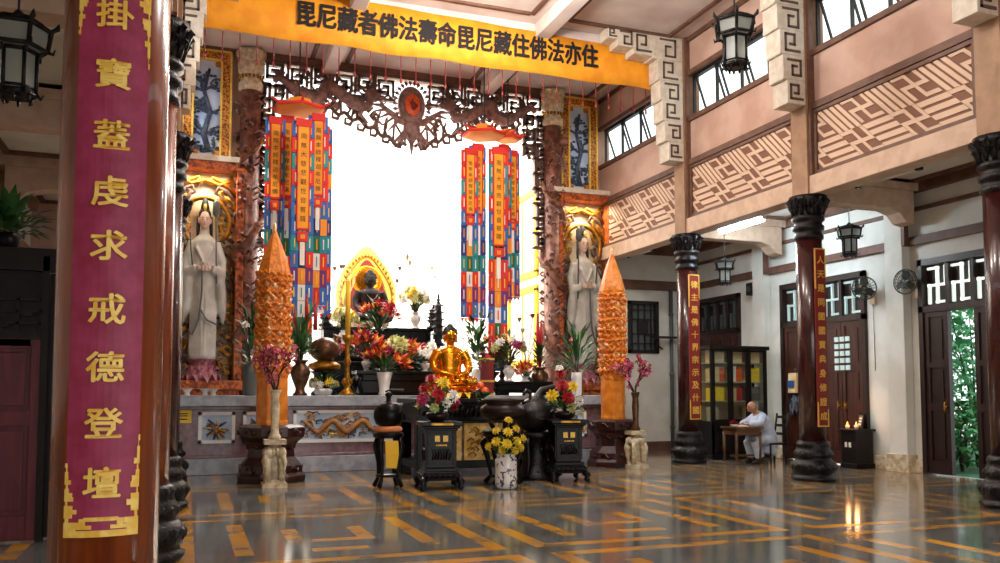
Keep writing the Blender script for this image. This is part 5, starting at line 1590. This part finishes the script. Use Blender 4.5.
b = MB(); b.box((-w, -.3, 1.12), (w, .3, 1.2)); b.box((-w + .08, -.24, .95), (w - .08, .24, 1.12)); b.build('top', ['black_wood'], t, bevel=.01)
for sx in (-1, 1):
    for sy in (-1, 1): MB().box((sx * (w - .12) - .05, sy * .2 - .05, 0), (sx * (w - .12) + .05, sy * .2 + .05, 1.0)).build('leg', ['black_wood'], t)
# pagoda lamps
def pagoda(x, Y, z, y1, label, px, tiers_):
    h = Zat(y1, Y, px) - z
    t = thing('pagoda_lamp', label, 'lamp', (x, Y, z), 0, 'dark pagoda lamps on the altar shelf')
    b = MB(); b.lathe([(.16, 0), (.18, .05), (.1, .1), (.09, .16)], 6, sm=False); b.build('foot', ['black_metal'], t)
    bh = (h * .8 - .16) / tiers_; m = MB()
    for k in range(tiers_):
        zz = .16 + bh * k; r = .13 - .012 * k
        m.lathe([(r, zz), (r, zz + bh * .68)], 6, sm=False); m.lathe([(r * 1.55, zz + bh * .68), (r * 1.45, zz + bh * .74), (r * .8, zz + bh)], 6, sm=False)
        for q in range(6): a = q * PI / 3; m.tube([(r * 1.5 * math.cos(a), r * 1.5 * math.sin(a), zz + bh * .7), (r * 1.85 * math.cos(a), r * 1.85 * math.sin(a), zz + bh * .82)], [.018, .008], 5)
    m.build('tower', ['black_metal'], t)
    MB().lathe([(.06, h * .8), (.03, h * .84), (.05, h * .87), (.02, h * .9), (.035, h * .93), (.005, h)], 8).build('finial', ['black_metal'], t)
pagoda(A(325, T[2][0]), T[2][0], T[2][1], 302, 'dark pagoda lamp at the left end of the altar shelf', 325, 4)
pagoda(A(433, T[2][0]), T[2][0], T[2][1] , 304, 'dark pagoda lamp left of the tallest one, behind the golden statue', 433, 4)
pagoda(A(438, T[1][0]), T[1][0], T[1][1], 293, 'tallest dark pagoda lamp, with a slim spire above the golden statue', 438, 5)
# candlesticks
def candlestick(x, Y, z, ytop, label, px, gold=True):
    h = Zat(ytop, Y, px) - z
    t = thing('candlestick', label, 'candlestick', (x, Y, z), 0, 'tall candlesticks on the platform')
    s = h * .52
    b = MB(); b.lathe([(.16, 0), (.17, .04), (.1, .1), (.06, .16), (.09, .26), (.05, .34), (.045, s * .5), (.08, s * .56), (.05, s * .62), (.045, s * .85), (.1, s * .93), (.12, s)], 16)
    for k in range(8): a = k * PI / 4; b.tube([(.05 * math.cos(a), .05 * math.sin(a), .2), (.1 * math.cos(a), .1 * math.sin(a), .26), (.05 * math.cos(a), .05 * math.sin(a), .34)], .02, 5)
    b.build('holder', ['gold_dark' if gold else 'bronze'], t)
    MB().lathe([(.05, s), (.05, h - .02), (.01, h)], 12).build('candle', ['cloth_yellow' if gold else 'petal_red'], t)
candlestick(A(347, 16.95), 16.95, PZ, 280, 'tall golden candlestick with a long yellow candle, left of the low black table', 347)
candlestick(A(502, 17.9), 17.9, PZ + .0, 330, 'bronze candlestick with a red candle behind the white and pink lilies', 502, False)
# wooden fish on the platform
t = thing('wooden_fish', 'brown round wooden fish on a gold cushion at the left of the altar shelf', 'drum', (A(324, 17.75), 17.75, PZ))
b = MB(); b.lathe([(.26, 0), (.28, .04), (.2, .12), (.22, .44), (.3, .5)], 16); b.build('stand', ['black_lacquer'], t)
MB().ell((0, 0, .6), (.34, .3, .12), 18, 8).build('cushion', ['gold_dark'], t)
b = MB(); b.ell((0, 0, .94), (.32, .28, .26), 18, 10); b.tube([(.2, 0, 1.08), (.3, 0, 1.2), (.16, 0, 1.26)], [.07, .06, .03], 8); b.build('fish', ['bronze_brown'], t, remesh=.03, smooth=2)
# red box, bowls, candle cups
t = thing('red_box', 'upright red lacquer box with gold edging, right of the white leafy vase', 'box', (A(486, 17.0), 17.0, PZ))
MB().box((-.13, -.13, 0), (.13, .13, .78)).build('body', ['couplet_red'], t, bevel=.01)
for z in (.02, .3, .76): MB().box((-.14, -.14, z - .02), (.14, .14, z + .02)).build('gold_band', ['gold_paint'], t)
MB().lathe([(.14, .78), (.1, .84), (.02, .9)], 4, sm=False, ph=PI / 4).build('lid', ['petal_red'], t)
t = thing('fruit_bowl', 'shallow green glazed bowl of fruit beside the golden statue', 'bowl', (A(480, 15.3), 15.3, 1.4))
MB().lathe([(.08, 0), (.1, .02), (.2, .08), (.24, .12), (.22, .11)], 20).build('bowl', ['leaf_light'], t)
for k, (x, y, z) in enumerate(((-.08, -.05, .14), (.08, -.06, .14), (0, .07, .14), (0, -.02, .24))):
    f = tag(MB().ell((0, 0, 0), (.075, .075, .07), 12, 8).build('fruit', ['petal_orange'], None, loc=(A(480, 15.3) + x, 15.3 + y, 1.4 + z)), 'orange fruit piled in the shallow green bowl beside the golden statue', 'fruit', 'fruit in the green bowl')
for k, (px_, lab) in enumerate(((187, 'small white lotus cup at the far left end of the platform'), (205, 'small white lotus cup below the left standing statue'), (213, 'small pale lotus cup, rightmost of three before the left niche'))):
    t = thing('lotus_cup', lab, 'cup', (A(px_, 16.95), 16.95, PZ), 0, 'lotus cups before the left niche')
    MB().lathe([(.05, 0), (.06, .02), (.04, .05), (.09, .12), (.08, .12)], 12).build('cup', ['porcelain'], t)
    b = MB()
    for q in range(10): a = q * PI / 5; b.leaf((.06 * math.cos(a), .06 * math.sin(a), .08), (math.cos(a), math.sin(a), .8), .11, .08, bend=.4)
    b.build('petals', ['petal_white' if k < 2 else 'niche_cream'], t)
# ------------------------------------------------------------------ furniture of the right aisle
BY0 = 16.55
xa, xb = at(713, 440, BY0).x, at(767, 440, BY0).x
bh = at(740, 346, BY0).z
t = thing('bookcase', 'black glazed bookcase of books behind the seated person', 'bookcase', ((xa + xb) / 2, BY0, 0))
W, D = (xb - xa) / 2, .52; lo = .86
b = MB()
for s in (-1, 1):
    b.box((s * W - .035, 0, 0), (s * W + .035, .05, bh)); b.box((s * W - .035, D - .05, 0), (s * W + .035, D, bh))
    b.box((s * W - .02, .0, 0), (s * W + .02, D, lo))
b.box((-W - .08, -.05, bh - .09), (W + .08, D, bh)); b.box((-W - .04, -.02, lo - .06), (W + .04, D, lo)); b.box((-W - .05, -.03, 0), (W + .05, D, .1)); b.box((-W, 0, .1), (W, .03, lo - .06))
for k in (-1, 1): b.box((k * W / 3 - .03, 0, lo), (k * W / 3 + .03, .05, bh))
b.build('frame', ['black_wood'], t, bevel=.006)
MB().box((-W, D - .03, lo), (W, D, bh - .09)).build('back', ['shelf_inside'], t)
SH = [lo, lo + .46, lo + .9, lo + 1.34]
for z in SH[1:]: MB().box((-W + .02, .07, z - .025), (W - .02, D - .03, z)).build('shelf', ['shelf_inside'], t)
for k in range(3):
    a = -W + .03 + k * 2 * W / 3; e = a + 2 * W / 3 - .06
    d = MB()
    for x in (a, e - .04): d.box((x, -.015, lo), (x + .04, .015, bh - .1))
    for z in (lo, bh - .14): d.box((a + .04, -.015, z), (e - .04, .015, z + .04))
    dr = d.build('glass_door', ['black_wood'], t)
    MB().box((a + .04, -.003, lo + .04), (e - .04, .003, bh - .14)).build('glass', ['glass'], dr)
    q = MB(); q.box((a, -.03, .14), (e, 0, lo - .1)); q.box((a + .06, -.04, .2), (e - .06, -.03, lo - .16)); q.build('cupboard_door', ['black_wood'], t, bevel=.008)
MB().box((-W - .015, .05, lo), (-W - .01, D - .05, bh - .1)).build('side_glass', ['glass'], t)
bx, by = (xa + xb) / 2, BY0 + .1
bookd = {(3, 0): [('book_cream', 5)], (3, 1): [('book_cream', 5)], (3, 2): [('book_cream', 5)], (2, 0): [('book_cream', 3), ('petal_orange', 2)], (2, 1): [('book_cream', 1), ('paper', 1), ('petal_orange', 2)], (2, 2): [('book_cream', 1), ('book_yellow', 4)],
         (1, 0): [('book_yellow', 4)], (1, 1): [('book_cream', 2), ('book_red', 2)], (1, 2): [('book_grey', 4)], (0, 2): [('book_cream', 1), ('book_yellow', 2)], (0, 0): [('shelf_inside', 2)]}
cn = {'book_cream': 'cream', 'petal_orange': 'orange', 'paper': 'white', 'book_yellow': 'yellow', 'book_red': 'red', 'book_grey': 'dark grey', 'shelf_inside': 'tan'}
rn = ['bottom', 'third', 'second', 'top']; kn = ['left', 'middle', 'right']
BM = {}
for (r, c), ls in bookd.items():
    x = bx - W + .07 + c * 2 * W / 3; wd = 2 * W / 3 - .16; n = sum(q for _, q in ls)
    for m, q in ls:
        for k in range(q):
            w = wd / max(n, 4) * .94
            hh = rnd.uniform(.29, .34) if m != 'paper' else .36
            key = (m, round(hh, 2), round(w, 3))
            if key not in BM:
                B = MB(); B.box((0, 0, 0), (w, .012, hh)); B.box((0, .012, 0), (.008, .26, hh)); B.box((w - .008, .012, 0), (w, .26, hh)); B.box((.008, .012, .006), (w - .008, .255, hh - .006), 1)
                BM[key] = B.mesh('book', [m, 'paper'])
            o = bpy.data.objects.new('book', BM[key]); COL.objects.link(o); o.location = (x, by, SH[r] + .001)
            tag(o, '%s book on the %s shelf of the bookcase, %s compartment' % (cn[m], rn[r], kn[c]), 'book', '%s books on the %s shelf, %s compartment' % (cn[m], rn[r], kn[c]))
            x += w + .004
# desk
DY = 15.35
DX = at(742, 462, DY).x
t = thing('writing_desk', 'small brown wooden desk where the seated person writes', 'desk', (DX, DY, 0))
b = MB(); b.box((-.34, -.28, .75), (.36, .28, .79)); b.box((-.3, -.24, .62), (.32, .24, .75)); b.build('top', ['table_wood'], t, bevel=.008)
for sx in (-.28, .3):
    for sy in (-.22, .22): MB().tube([(sx, sy, .68), (sx * 1.02, sy, .35), (sx, sy, .03)], [.035, .03, .022], 8).build('leg', ['table_wood'], t)
MB().box((-.28, -.02, .16), (.3, .02, .2)).build('stretcher', ['table_wood'], t)
t = thing('open_book', 'open white book under the hands of the seated person', 'book', (DX + .02, DY, .79))
b = MB()
for s in (-1, 1): b.add([(0, -.1, .012), (s * .07, -.1, .03), (s * .15, -.1, .012), (0, .1, .012), (s * .07, .1, .03), (s * .15, .1, .012), (0, -.1, 0), (s * .15, -.1, 0), (0, .1, 0), (s * .15, .1, 0)], [(0, 1, 4, 3), (1, 2, 5, 4), (6, 8, 9, 7), (0, 6, 7, 2, 1), (3, 4, 5, 9, 8), (2, 7, 9, 5)])
b.build('pages', ['paper'], t)
t = thing('red_flower_dish', 'small dish of red flowers at the left end of the desk', 'flowers', (DX - .22, DY - .05, .79))
MB().lathe([(.05, 0), (.06, .01), (.09, .05), (.08, .05)], 14).build('dish', ['porcelain'], t)
for k in range(5): inst('red_flower', FL['red'], t, (.05 * math.cos(k * 1.3), .05 * math.sin(k * 1.3), .08 + .02 * (k % 2)), (0, 0, k), .055)
# person
PX_, PY_ = DX + .66, DY
t = thing('person', 'bald person in a pale blue-grey robe seated, leaning over the desk to write', 'person', (PX_, PY_, 0))
b = MB()
b.tube([(0, 0, .52), (-.06, 0, .7), (-.17, 0, .9), (-.25, 0, 1.02), (-.31, 0, 1.1)], [.16, .15, .16, .12, .055], 14)
b.tube([(-.29, 0, 1.06), (-.35, 0, 1.13)], [.055, .055], 10)
b.ell((-.39, 0, 1.2), (.105, .08, .115), 16, 12)
hc = Vector((-.39, 0, 1.19))
b.ell(hc + Vector((-.105, 0, -.02)), (.022, .014, .024), 8, 6); b.ell(hc + Vector((-.08, 0, -.07)), (.03, .03, .022), 8, 6); b.ell(hc + Vector((-.09, 0, -.045)), (.02, .022, .008), 8, 5)
for s in (-1, 1):
    b.ell(hc + Vector((.01, s * .08, -.01)), (.022, .012, .032), 8, 6); b.ell(hc + Vector((-.092, s * .032, .012)), (.012, .018, .009), 8, 5)
    b.tube([(-.23, s * .15, 1.0), (-.34, s * .23, .86), (-.4, s * .22, .83)], [.065, .05, .045], 10)
    b.tube([(-.4, s * .22, .83), (-.52, s * .12, .835), (-.58, s * .07, .84)], [.045, .035, .025], 10)
    b.ell((-.61, s * .06, .84), (.042, .034, .018), 10, 6)
    for f in range(4): b.tube([(-.63, s * (.085 - .018 * f), .842), (-.665, s * (.082 - .017 * f), .846), (-.69 + .006 * abs(f - 1.5), s * (.08 - .016 * f), .828)], [.0095, .009, .007], 6)
    b.tube([(-.6, s * .03, .842), (-.63, s * .012, .838), (-.655, s * .016, .832)], [.011, .01, .008], 6)
    b.tube([(-.02, s * .09, .5), (-.24, s * .12, .51), (-.42, s * .12, .49)], [.1, .085, .065], 12)
    b.tube([(-.42, s * .12, .49), (-.36, s * .13, .28), (-.3, s * .13, .1)], [.062, .055, .036], 10)
    b.tube([(-.29, s * .13, .06), (-.4, s * .14, .04), (-.48, s * .14, .035)], [.036, .036, .026], 10)
b.build('body', ['skin'], t, remesh=.0085, smooth=2)
f_ = MB()
for s in (-1, 1):
    f_.tube([hc + Vector((-.1, s * .014, .03)), hc + Vector((-.096, s * .034, .034)), hc + Vector((-.078, s * .054, .028))], .005, 5)
    f_.tube([hc + Vector((-.104, s * .02, .012)), hc + Vector((-.1, s * .034, .011)), hc + Vector((-.088, s * .046, .012))], .005, 5)
f_.build('eyes_and_brows', ['hair_black'], t)
MB().tube([hc + Vector((-.103, -.02, -.052)), hc + Vector((-.112, 0, -.053)), hc + Vector((-.103, .02, -.052))], [.003, .006, .003], 5).build('lips', ['lip'], t)
r = MB()
r.tube([(.02, 0, .44), (0, 0, .55), (-.05, 0, .7), (-.16, 0, .88), (-.24, 0, 1.0), (-.285, 0, 1.065)], [.2, .205, .19, .2, .16, .08], 18)
for s in (-1, 1):
    r.tube([(-.21, s * .13, 1.0), (-.34, s * .235, .87), (-.44, s * .2, .85), (-.54, s * .115, .845)], [.09, .085, .085, .075], 12)
    r.tube([(-.42, s * .2, .83), (-.48, s * .17, .8)], [.07, .05], 10)
    r.tube([(0, s * .09, .5), (-.24, s * .12, .515), (-.42, s * .12, .49)], [.14, .12, .1], 12)
    r.tube([(-.42, s * .12, .49), (-.36, s * .13, .32), (-.3, s * .13, .14)], [.1, .1, .1], 12)
r.tube([(.06, 0, .5), (.02, 0, .35), (-.02, 0, .2)], [.19, .19, .2], 14)
r.build('robe', ['monk_robe'], t, remesh=.014, smooth=3)
for s in (-1, 1): MB().tube([(-.27, s * .13, .05), (-.4, s * .14, .042), (-.5, s * .14, .036)], [.044, .046, .03], 10).build('shoe', ['shoe'], t)
# chair
t = thing('ladder_back_chair', 'dark wooden chair with a slatted back under the seated person', 'chair', (PX_ + .1, PY_, 0))
MB().box((-.2, -.22, .4), (.24, .22, .44)).build('seat', ['black_wood'], t, bevel=.006)
for sx in (-.17, .22):
    for sy in (-.19, .19): MB().tube([(sx, sy, 0), (sx, sy, .41)], .022, 8).build('leg', ['black_wood'], t)
b = MB()
for sy in (-.19, .19): b.tube([(.22, sy, .42), (.27, sy, .8), (.31, sy, 1.06)], .022, 8)
for z in (.62, .8, .98): b.box((.22 + (z - .42) * .14, -.19, z - .03), (.25 + (z - .42) * .14, .19, z + .03))
b.build('backrest', ['black_wood'], t)
# black side stand with framed card and candle
P = Vector((XW - .32, 13.72, 0))
t = thing('side_stand', 'small black stand by the pilaster under the wall fans', 'stand', P)
b = MB(); b.box((-.26, -.24, .74), (.26, .24, .78)); b.box((-.22, -.2, .1), (.22, .2, .74)); b.box((-.24, -.22, 0), (.24, .22, .1)); b.build('body', ['black_wood'], t, bevel=.008)
b = MB(); b.box((-.24, -.08, .42), (-.222, -.03, .52)); b.box((-.24, .03, .42), (-.222, .08, .52)); b.build('pale_marks', ['paper'], t)
t = thing('framed_card', 'tilted framed card on the small black stand', 'card', P + Vector((.08, 0, .78)), -.5)
b = MB(); b.M = Matrix.Rotation(.2, 4, 'Y'); b.box((-.02, -.16, 0), (.0, .16, .3)); b.build('frame', ['black_wood'], t)
c = MB(); c.M = b.M; c.box((-.026, -.13, .03), (-.02, .13, .27)); c.build('card', ['bead_grey'], t)
c = MB(); c.M = b.M
for z in (.21, .15, .09): c.box((-.029, -.1, z - .012), (-.026, .08 - z * .1, z + .012))
c.build('lettering', ['paper'], t)
for k, (dx, dy, lab) in enumerate(((-.12, -.12, 'lit candle cup at the near corner of the small black stand'), (-.14, .1, 'lit candle cup at the far corner of the small black stand'))):
    t = thing('candle_cup', lab, 'candle', P + Vector((dx, dy, .78)), 0, 'candle cups on the black stand')
    MB().lathe([(.03, 0), (.04, .02), (.045, .08), (.04, .08)], 12).build('cup', ['amber_light'], t); MB().lathe([(.004, .07), (.014, .09), (.01, .12), (.002, .15)], 8).build('flame', ['flame'], t)
    L = bpy.data.lights.new('candle_glow', 'POINT'); L.energy = 3; L.color = (1, .5, .2); L.shadow_soft_size = .03; o = bpy.data.objects.new('candle_glow', L); COL.objects.link(o); o.parent = t; o.location = (-.03, 0, .2)
# wall fans
def fan(y, label, rz):
    t = thing('wall_fan', label, 'fan', (XW - (.2 if False else 0), y, 3.45), 0, 'grey wall fans')
    b = MB(); b.box((-.05, -.07, -.16), (0, .07, .1)); b.tube([(-.04, 0, .05), (-.16, 0, .05), (-.2, 0, .1)], .03, 8); b.build('bracket', ['fan_beige'], t)
    M = Matrix.Translation((-.26, 0, .14)) @ Matrix.Rotation(rz, 4, 'Z') @ Matrix.Rotation(-PI / 2, 4, 'Y')
    m = MB(); m.M = M; m.lathe([(.05, -.14), (.085, -.1), (.085, -.02), (.04, .0)], 14); m.build('motor', ['fan_beige'], t)
    g = MB(); g.M = M
    for r, z in ((.23, .04), (.235, .07), (.23, .1), (.12, .13), (.12, .01)): g.tube([(r * math.cos(2 * PI * k / 24), r * math.sin(2 * PI * k / 24), z) for k in range(25)], .007, 4)
    for k in range(20):
        a = 2 * PI * k / 20; c, s = math.cos(a), math.sin(a)
        g.tube([(.03 * c, .03 * s, .14), (.12 * c, .12 * s, .13), (.23 * c, .23 * s, .08), (.12 * c, .12 * s, .01), (.04 * c, .04 * s, .0)], .0045, 4)
    g.build('grille', ['fan_grey'], t)
    for k in range(3):
        q = MB(); q.M = M @ Matrix.Rotation(k * 2 * PI / 3, 4, 'Z')
        q.add([(.03, -.02, .05), (.1, -.09, .04), (.2, -.07, .045), (.21, .04, .08), (.1, .06, .085), (.03, .02, .07)], [(0, 1, 2, 3, 4, 5)], 0); q.add([(.03, -.02, .055), (.1, -.09, .045), (.2, -.07, .05), (.21, .04, .085), (.1, .06, .09), (.03, .02, .075)], [(5, 4, 3, 2, 1, 0)], 0)
        q.build('blade', ['fan_grey'], t)
    MB().tube([(-.03, 0, -.16), (-.02, 0, -.7), (-.015, .0, -1.5)], .006, 5).build('cord', ['wire'], t)
fan(13.5, 'grey wall fan turned sideways, left of the pilaster', 1.0)
fan(12.38, 'grey wall fan on the pilaster, its round grille facing the hall', .15)
# speaker and camera
t = thing('wall_speaker', 'small black speaker on the wall above the bookcase', 'speaker', (XW - .02, 17.3, 4.02))
MB().box((-.2, -.1, -.15), (0, .1, .15)).build('cabinet', ['black_metal'], t, bevel=.02); MB().lathe([(.07, 0), (.07, .012), (.02, .004)], 14).build('grille', ['fan_grey'], t, loc=(-.2, 0, 0)).rotation_euler = (0, -PI / 2, 0)
# duster and cloth hanging on the door
t = thing('hanging_duster', 'yellow bag with a grey feather duster hanging on the four-leaf door', 'bag', (XW - .12, at(793, 410, 0.1).y * 0 + 15.85, 1.0))
b = MB(); b.add([(-.03, -.13, .95), (-.03, .13, .95), (-.06, -.12, .5), (-.06, .12, .5), (.03, -.13, .95), (.03, .13, .95), (.03, -.12, .5), (.03, .12, .5)], [(0, 1, 3, 2), (5, 4, 6, 7), (0, 2, 6, 4), (1, 5, 7, 3), (0, 4, 5, 1), (2, 3, 7, 6)]); b.build('bag', ['book_cream'], t, bevel=.01)
MB().box((-.075, -.1, .62), (-.05, .1, .78)).build('blue_label', ['bag_blue'], t)
b = MB(); rr = random.Random(2)
for k in range(60): a = rr.uniform(0, 2 * PI); b.leaf((-.02, 0, .5 - rr.uniform(0, .3)), (math.cos(a) * .5, math.sin(a), -1.1), .24, .05)
b.build('feathers', ['feather'], t); MB().tube([(0, 0, .95), (.05, 0, 1.05)], .01, 6).build('hook', ['wire'], t)
# downpipe and small bracket shelf at the back
t = thing('downpipe', 'thin grey pipe running up the back wall behind the farthest right column', 'pipe', (12.22, YB - .1, 0))
MB().tube([(0, 0, 0), (0, 0, 4.25)], .05, 10).build('pipe', ['bead_grey'], t)
b = MB()
for z in (.6, 2.0, 3.6): b.lathe([(.06, z - .04), (.07, z), (.06, z + .04)], 10)
b.build('collars', ['bead_grey'], t)
t = thing('bracket_shelf', 'small dark bracket shelf on the pipe beside the farthest right column', 'shelf', (12.0, YB - .25, 2.95))
b = MB(); b.box((-.4, -.1, 0), (.4, .1, .05)); b.build('board', ['dark_wood'], t); MB().tube([(-.25, .05, 0), (-.2, .12, -.2), (-.05, .15, -.28)], .025, 6).build('bracket', ['dark_wood'], t)

# ------------------------------------------------------------------ lanterns and tubes
def lantern_parts():
    fr = MB(); gl = MB()
    def hexr(r, z, w=.025): 
        for k in range(6): a, c = k * PI / 3, (k + 1) * PI / 3; fr.tube([(r * math.cos(a), r * math.sin(a), z), (r * math.cos(c), r * math.sin(c), z)], w, 5)
    for r, z in ((.2, 0), (.2, .48), (.3, .52), (.34, .75), (.24, .82), (.17, .07), (.12, .02)): hexr(r, z)
    for k in range(6):
        a = k * PI / 3; c, s = math.cos(a), math.sin(a)
        fr.tube([(.2 * c, .2 * s, 0), (.2 * c, .2 * s, .48)], .022, 6)
        fr.tube([(.3 * c, .3 * s, .5), (.34 * c, .34 * s, .76), (.4 * c, .4 * s, .8), (.41 * c, .41 * s, .86)], [.025, .028, .03, .008], 6)
        fr.tube([(.3 * c, .3 * s, .52), (.36 * c, .36 * s, .5), (.38 * c, .38 * s, .56)], [.025, .02, .008], 6)
        fr.tube([(.2 * c, .2 * s, .02), (.25 * c, .25 * s, -.03), (.28 * c, .28 * s, .02)], [.025, .022, .008], 6)
        a2 = (k + .5) * PI / 3; fr.tube([(.17 * math.cos(a2), .17 * math.sin(a2), .03), (.16 * math.cos(a2), .16 * math.sin(a2), -.06), (.14 * math.cos(a2), .14 * math.sin(a2), -.1)], [.025, .02, .006], 5)
        fr.tube([(.34 * c, .34 * s, .76), (.2 * c, .2 * s, .84), (0, 0, .9)], [.02, .018, .014], 5)
        fr.tube([(.2 * c, .2 * s, .44), (.25 * c, .25 * s, .5)], .02, 5)
    fr.lathe([(.1, -.04), (.19, .0), (.2, .04)], 6, sm=False); fr.lathe([(.24, .8), (.1, .88), (.03, .96)], 6, sm=False)
    gl.lathe([(.185, .03), (.185, .47)], 6, sm=False); gl.lathe([(.26, .53), (.31, .75)], 6, sm=False)
    return fr, gl
LF, LG = lantern_parts()
lfm, lgm = LF.mesh('lantern_frame', ['black_metal']), LG.mesh('lantern_glass', ['lantern_glass'])
def lantern(p, s, label, ztop, tassel=False):
    t = thing('hanging_lantern', label, 'lantern', p, 0, 'black hexagonal hanging lanterns'); t.scale = (s, s, s)
    inst('frame', lfm, t, (0, 0, 0)); inst('glass', lgm, t, (0, 0, 0))
    MB().tube([(0, 0, .92), (0, 0, (ztop - p[2]) / s)], .014, 6).build('cord', ['wire'], t)
    return t
Yl = 11.3
zb, zt = at(735, 72, Yl).z, at(735, 14, Yl).z
lantern((at(735, 50, Yl).x, Yl, zb + .1), (zt - zb) / 1.0, 'black hexagonal lantern hanging high in the hall before the upper windows', ZC)
Yl = 8.2; zb, zt = at(18, 106, Yl).z, at(18, 20, Yl).z
lantern((at(17, 60, Yl).x, Yl, zb + .1), (zt - zb) / .98, 'dark hexagonal lantern hanging in the left aisle, cut by the photo edge', ZA)
p = at(850, 258, 12.5); s = (at(850, 225, 12.5).z - p.z) / .98
lantern((p.x, 12.5, p.z + .06), s, 'black hexagonal lantern in the right aisle above the wall fans', 4.9)
p = at(725, 286, 15.6); s = (at(725, 259, 15.6).z - p.z) / .98
lantern((p.x, 15.6, p.z + .06), s, 'black hexagonal lantern in the right aisle above the bookcase', ZA)
def tube_light(a, c, label, lit):
    a, c = Vector(a), Vector(c); m = (a + c) / 2
    t = thing('tube_light', label, 'light', m, 0, 'fluorescent tubes under the aisle beams')
    d = c - a
    MB().tube([-d / 2, d / 2], .075 if lit else .035, 10).build('tube', ['tube_lit' if lit else 'tube_unlit'], t)
    up = Vector((.0, 0, .07)); f = MB()
    n = Vector((.05, 0, 0)); q = [-d / 2 + up - n, -d / 2 + up + n, d / 2 + up + n, d / 2 + up - n]
    f.add(q + [v + Vector((0, 0, .06)) for v in q], [(0, 3, 2, 1), (4, 5, 6, 7), (0, 1, 5, 4), (1, 2, 6, 5), (2, 3, 7, 6), (3, 0, 4, 7)])
    for s in (-1, 1): f.cbox(d * .5 * s + Vector((0, 0, .03)), (.09, .09, .13))
    f.build('fitting', ['fret_white' if lit else 'black_metal'], t)
    return t
tube_light((10.72, 15.4, 4.98), (10.72, 14.0, 4.98), 'bright lit fluorescent tube above the bookcase bay', True)
tube_light((10.9, 11.6, 5.08), (10.9, 10.3, 5.08), 'unlit white fluorescent tube above the wall fans', False)
tube_light((10.8, 19.6, 5.05), (10.8, 18.4, 5.05), 'unlit fluorescent tube farthest back, over the right orange tower', False)

# ------------------------------------------------------------------ left aisle
t = thing('timber_screen', 'purple brown timber screen with a lattice light at the far left', 'screen', (-2.25, 9.85, 0))
b = MB(); leaf_panels(b, None, -.85, .02, .02, 2.05, .05); leaf_panels(b, None, .04, .86, .02, 2.05, .05); b.build('panels', ['purple_wood'], t, bevel=.006)
b = MB(); b.box((-.87, -.07, 2.75), (1.0, .07, 2.98)); b.box((-.87, -.06, 2.05), (.88, .06, 2.12)); b.box((.86, -.07, 0), (.92, .07, 2.9)); b.box((-.87, .02, 2.12), (.88, .05, 2.75)); b.build('frame', ['black_wood'], t)
b = MB()
for k in range(9): b.box((-.85 + k * .21, -.04, 2.12), (-.82 + k * .21, 0, 2.5))
for z in (2.2, 2.32, 2.44): b.box((-.85, -.04, z), (.86, 0, z + .025))
for k in range(8): b.box((-.78 + k * .21, -.045, 2.16 + .12 * (k % 3)), (-.7 + k * .21, -.005, 2.2 + .12 * (k % 3)))
b.build('lattice', ['black_wood'], t)
t = thing('dark_door_leaf', 'narrow black door leaf with a lever handle, right of the timber screen', 'door', (-1.13, 10.0, 0))
b = MB(); leaf_panels(b, None, -.22, .24, .02, 2.75, .04); b.build('leaf', ['black_wood'], t)
MB().tube([(-.02, -.05, 1.1), (-.02, -.1, 1.1), (.1, -.1, 1.1)], .014, 6).build('lever_handle', ['marble_grey'], t)
b = MB()
for z in range(4):
    for x in range(2): b.box((-.08 + .1 * x, -.055, 2.08 + z * .1), (-.03 + .1 * x, -.035, 2.14 + z * .1))
b.build('fret_pattern', ['bead_grey'], t)
for (x, z, lab, sd) in ((-2.15, 2.98, 'dark leafy plant on top of the timber screen, left', 1), (-1.72, 2.98, 'dark leafy plant on top of the timber screen, right', 2)):
    arrangement((x, 9.85, z), lab, [(.07, 0), (.1, .04), (.11, .14), (.1, .15)], 'black_lacquer', [], (90, .3, .3, .28, .09), seed=sd, lmats=('leaf', 'leaf'), name='potted_plant', vname='pot')
t = thing('wall_camera', 'small dark ball camera at the edge of the near column, left aisle', 'camera', (-1.3, 11.5, 4.05))
MB().ell((0, 0, 0), .07, 12, 8).build('ball', ['black_metal'], t); MB().tube([(0, 0, .05), (0, 0, 1.24)], .012, 6).build('rod', ['black_metal'], t); MB().ell((.03, -.06, 0), .02, 8, 6).build('lens', ['bead_grey'], t)

# ------------------------------------------------------------------ light
w = bpy.data.worlds.new('world'); SC.world = w; w.use_nodes = True
bg = w.node_tree.nodes['Background']; bg.inputs[0].default_value = (.93, .97, 1, 1); bg.inputs[1].default_value = 2.2
def area(name, loc, rot, sx, sy, e, col=(1, 1, 1)):
    L = bpy.data.lights.new(name, 'AREA'); L.shape = 'RECTANGLE'; L.size = sx; L.size_y = sy; L.energy = e; L.color = col
    o = bpy.data.objects.new(name, L); COL.objects.link(o); o.location = loc; o.rotation_euler = rot
    return o
area('alcove_skylight', (4.95, 23.4, 10.05), (0, 0, 0), 7.2, 4.2, 2600, (1, .97, .92))
area('entrance_fill', (6.0, -2.9, 2.0), (PI / 2, 0, -.1), 9, 3.5, 160, (1, .96, .92))  # added fill light in the unseen entrance, besides the sky
for x in (.33, 9.5):
    area('niche_lamp', (x, WY - .25, 6.3), (0.1, 0, 0), .9, .25, 34, (1, .88, .68))
for y in (13.6, 10.4, 6.8):  # added fill points below the nave ceiling, with no fixtures
    L = bpy.data.lights.new('hall_fill', 'POINT'); L.energy = 330 if y < 12 else 560; L.color = (1, .94, .88); L.shadow_soft_size = .4
    o = bpy.data.objects.new('hall_fill', L); COL.objects.link(o); o.location = (4.95, y, 8.2)
L = bpy.data.lights.new('sun', 'SUN'); L.energy = 2.5; L.angle = .02; L.color = (1, .95, .85)
o = bpy.data.objects.new('sun', L); COL.objects.link(o); o.rotation_euler = (.5, -.75, 0)
SC.view_settings.exposure = 0
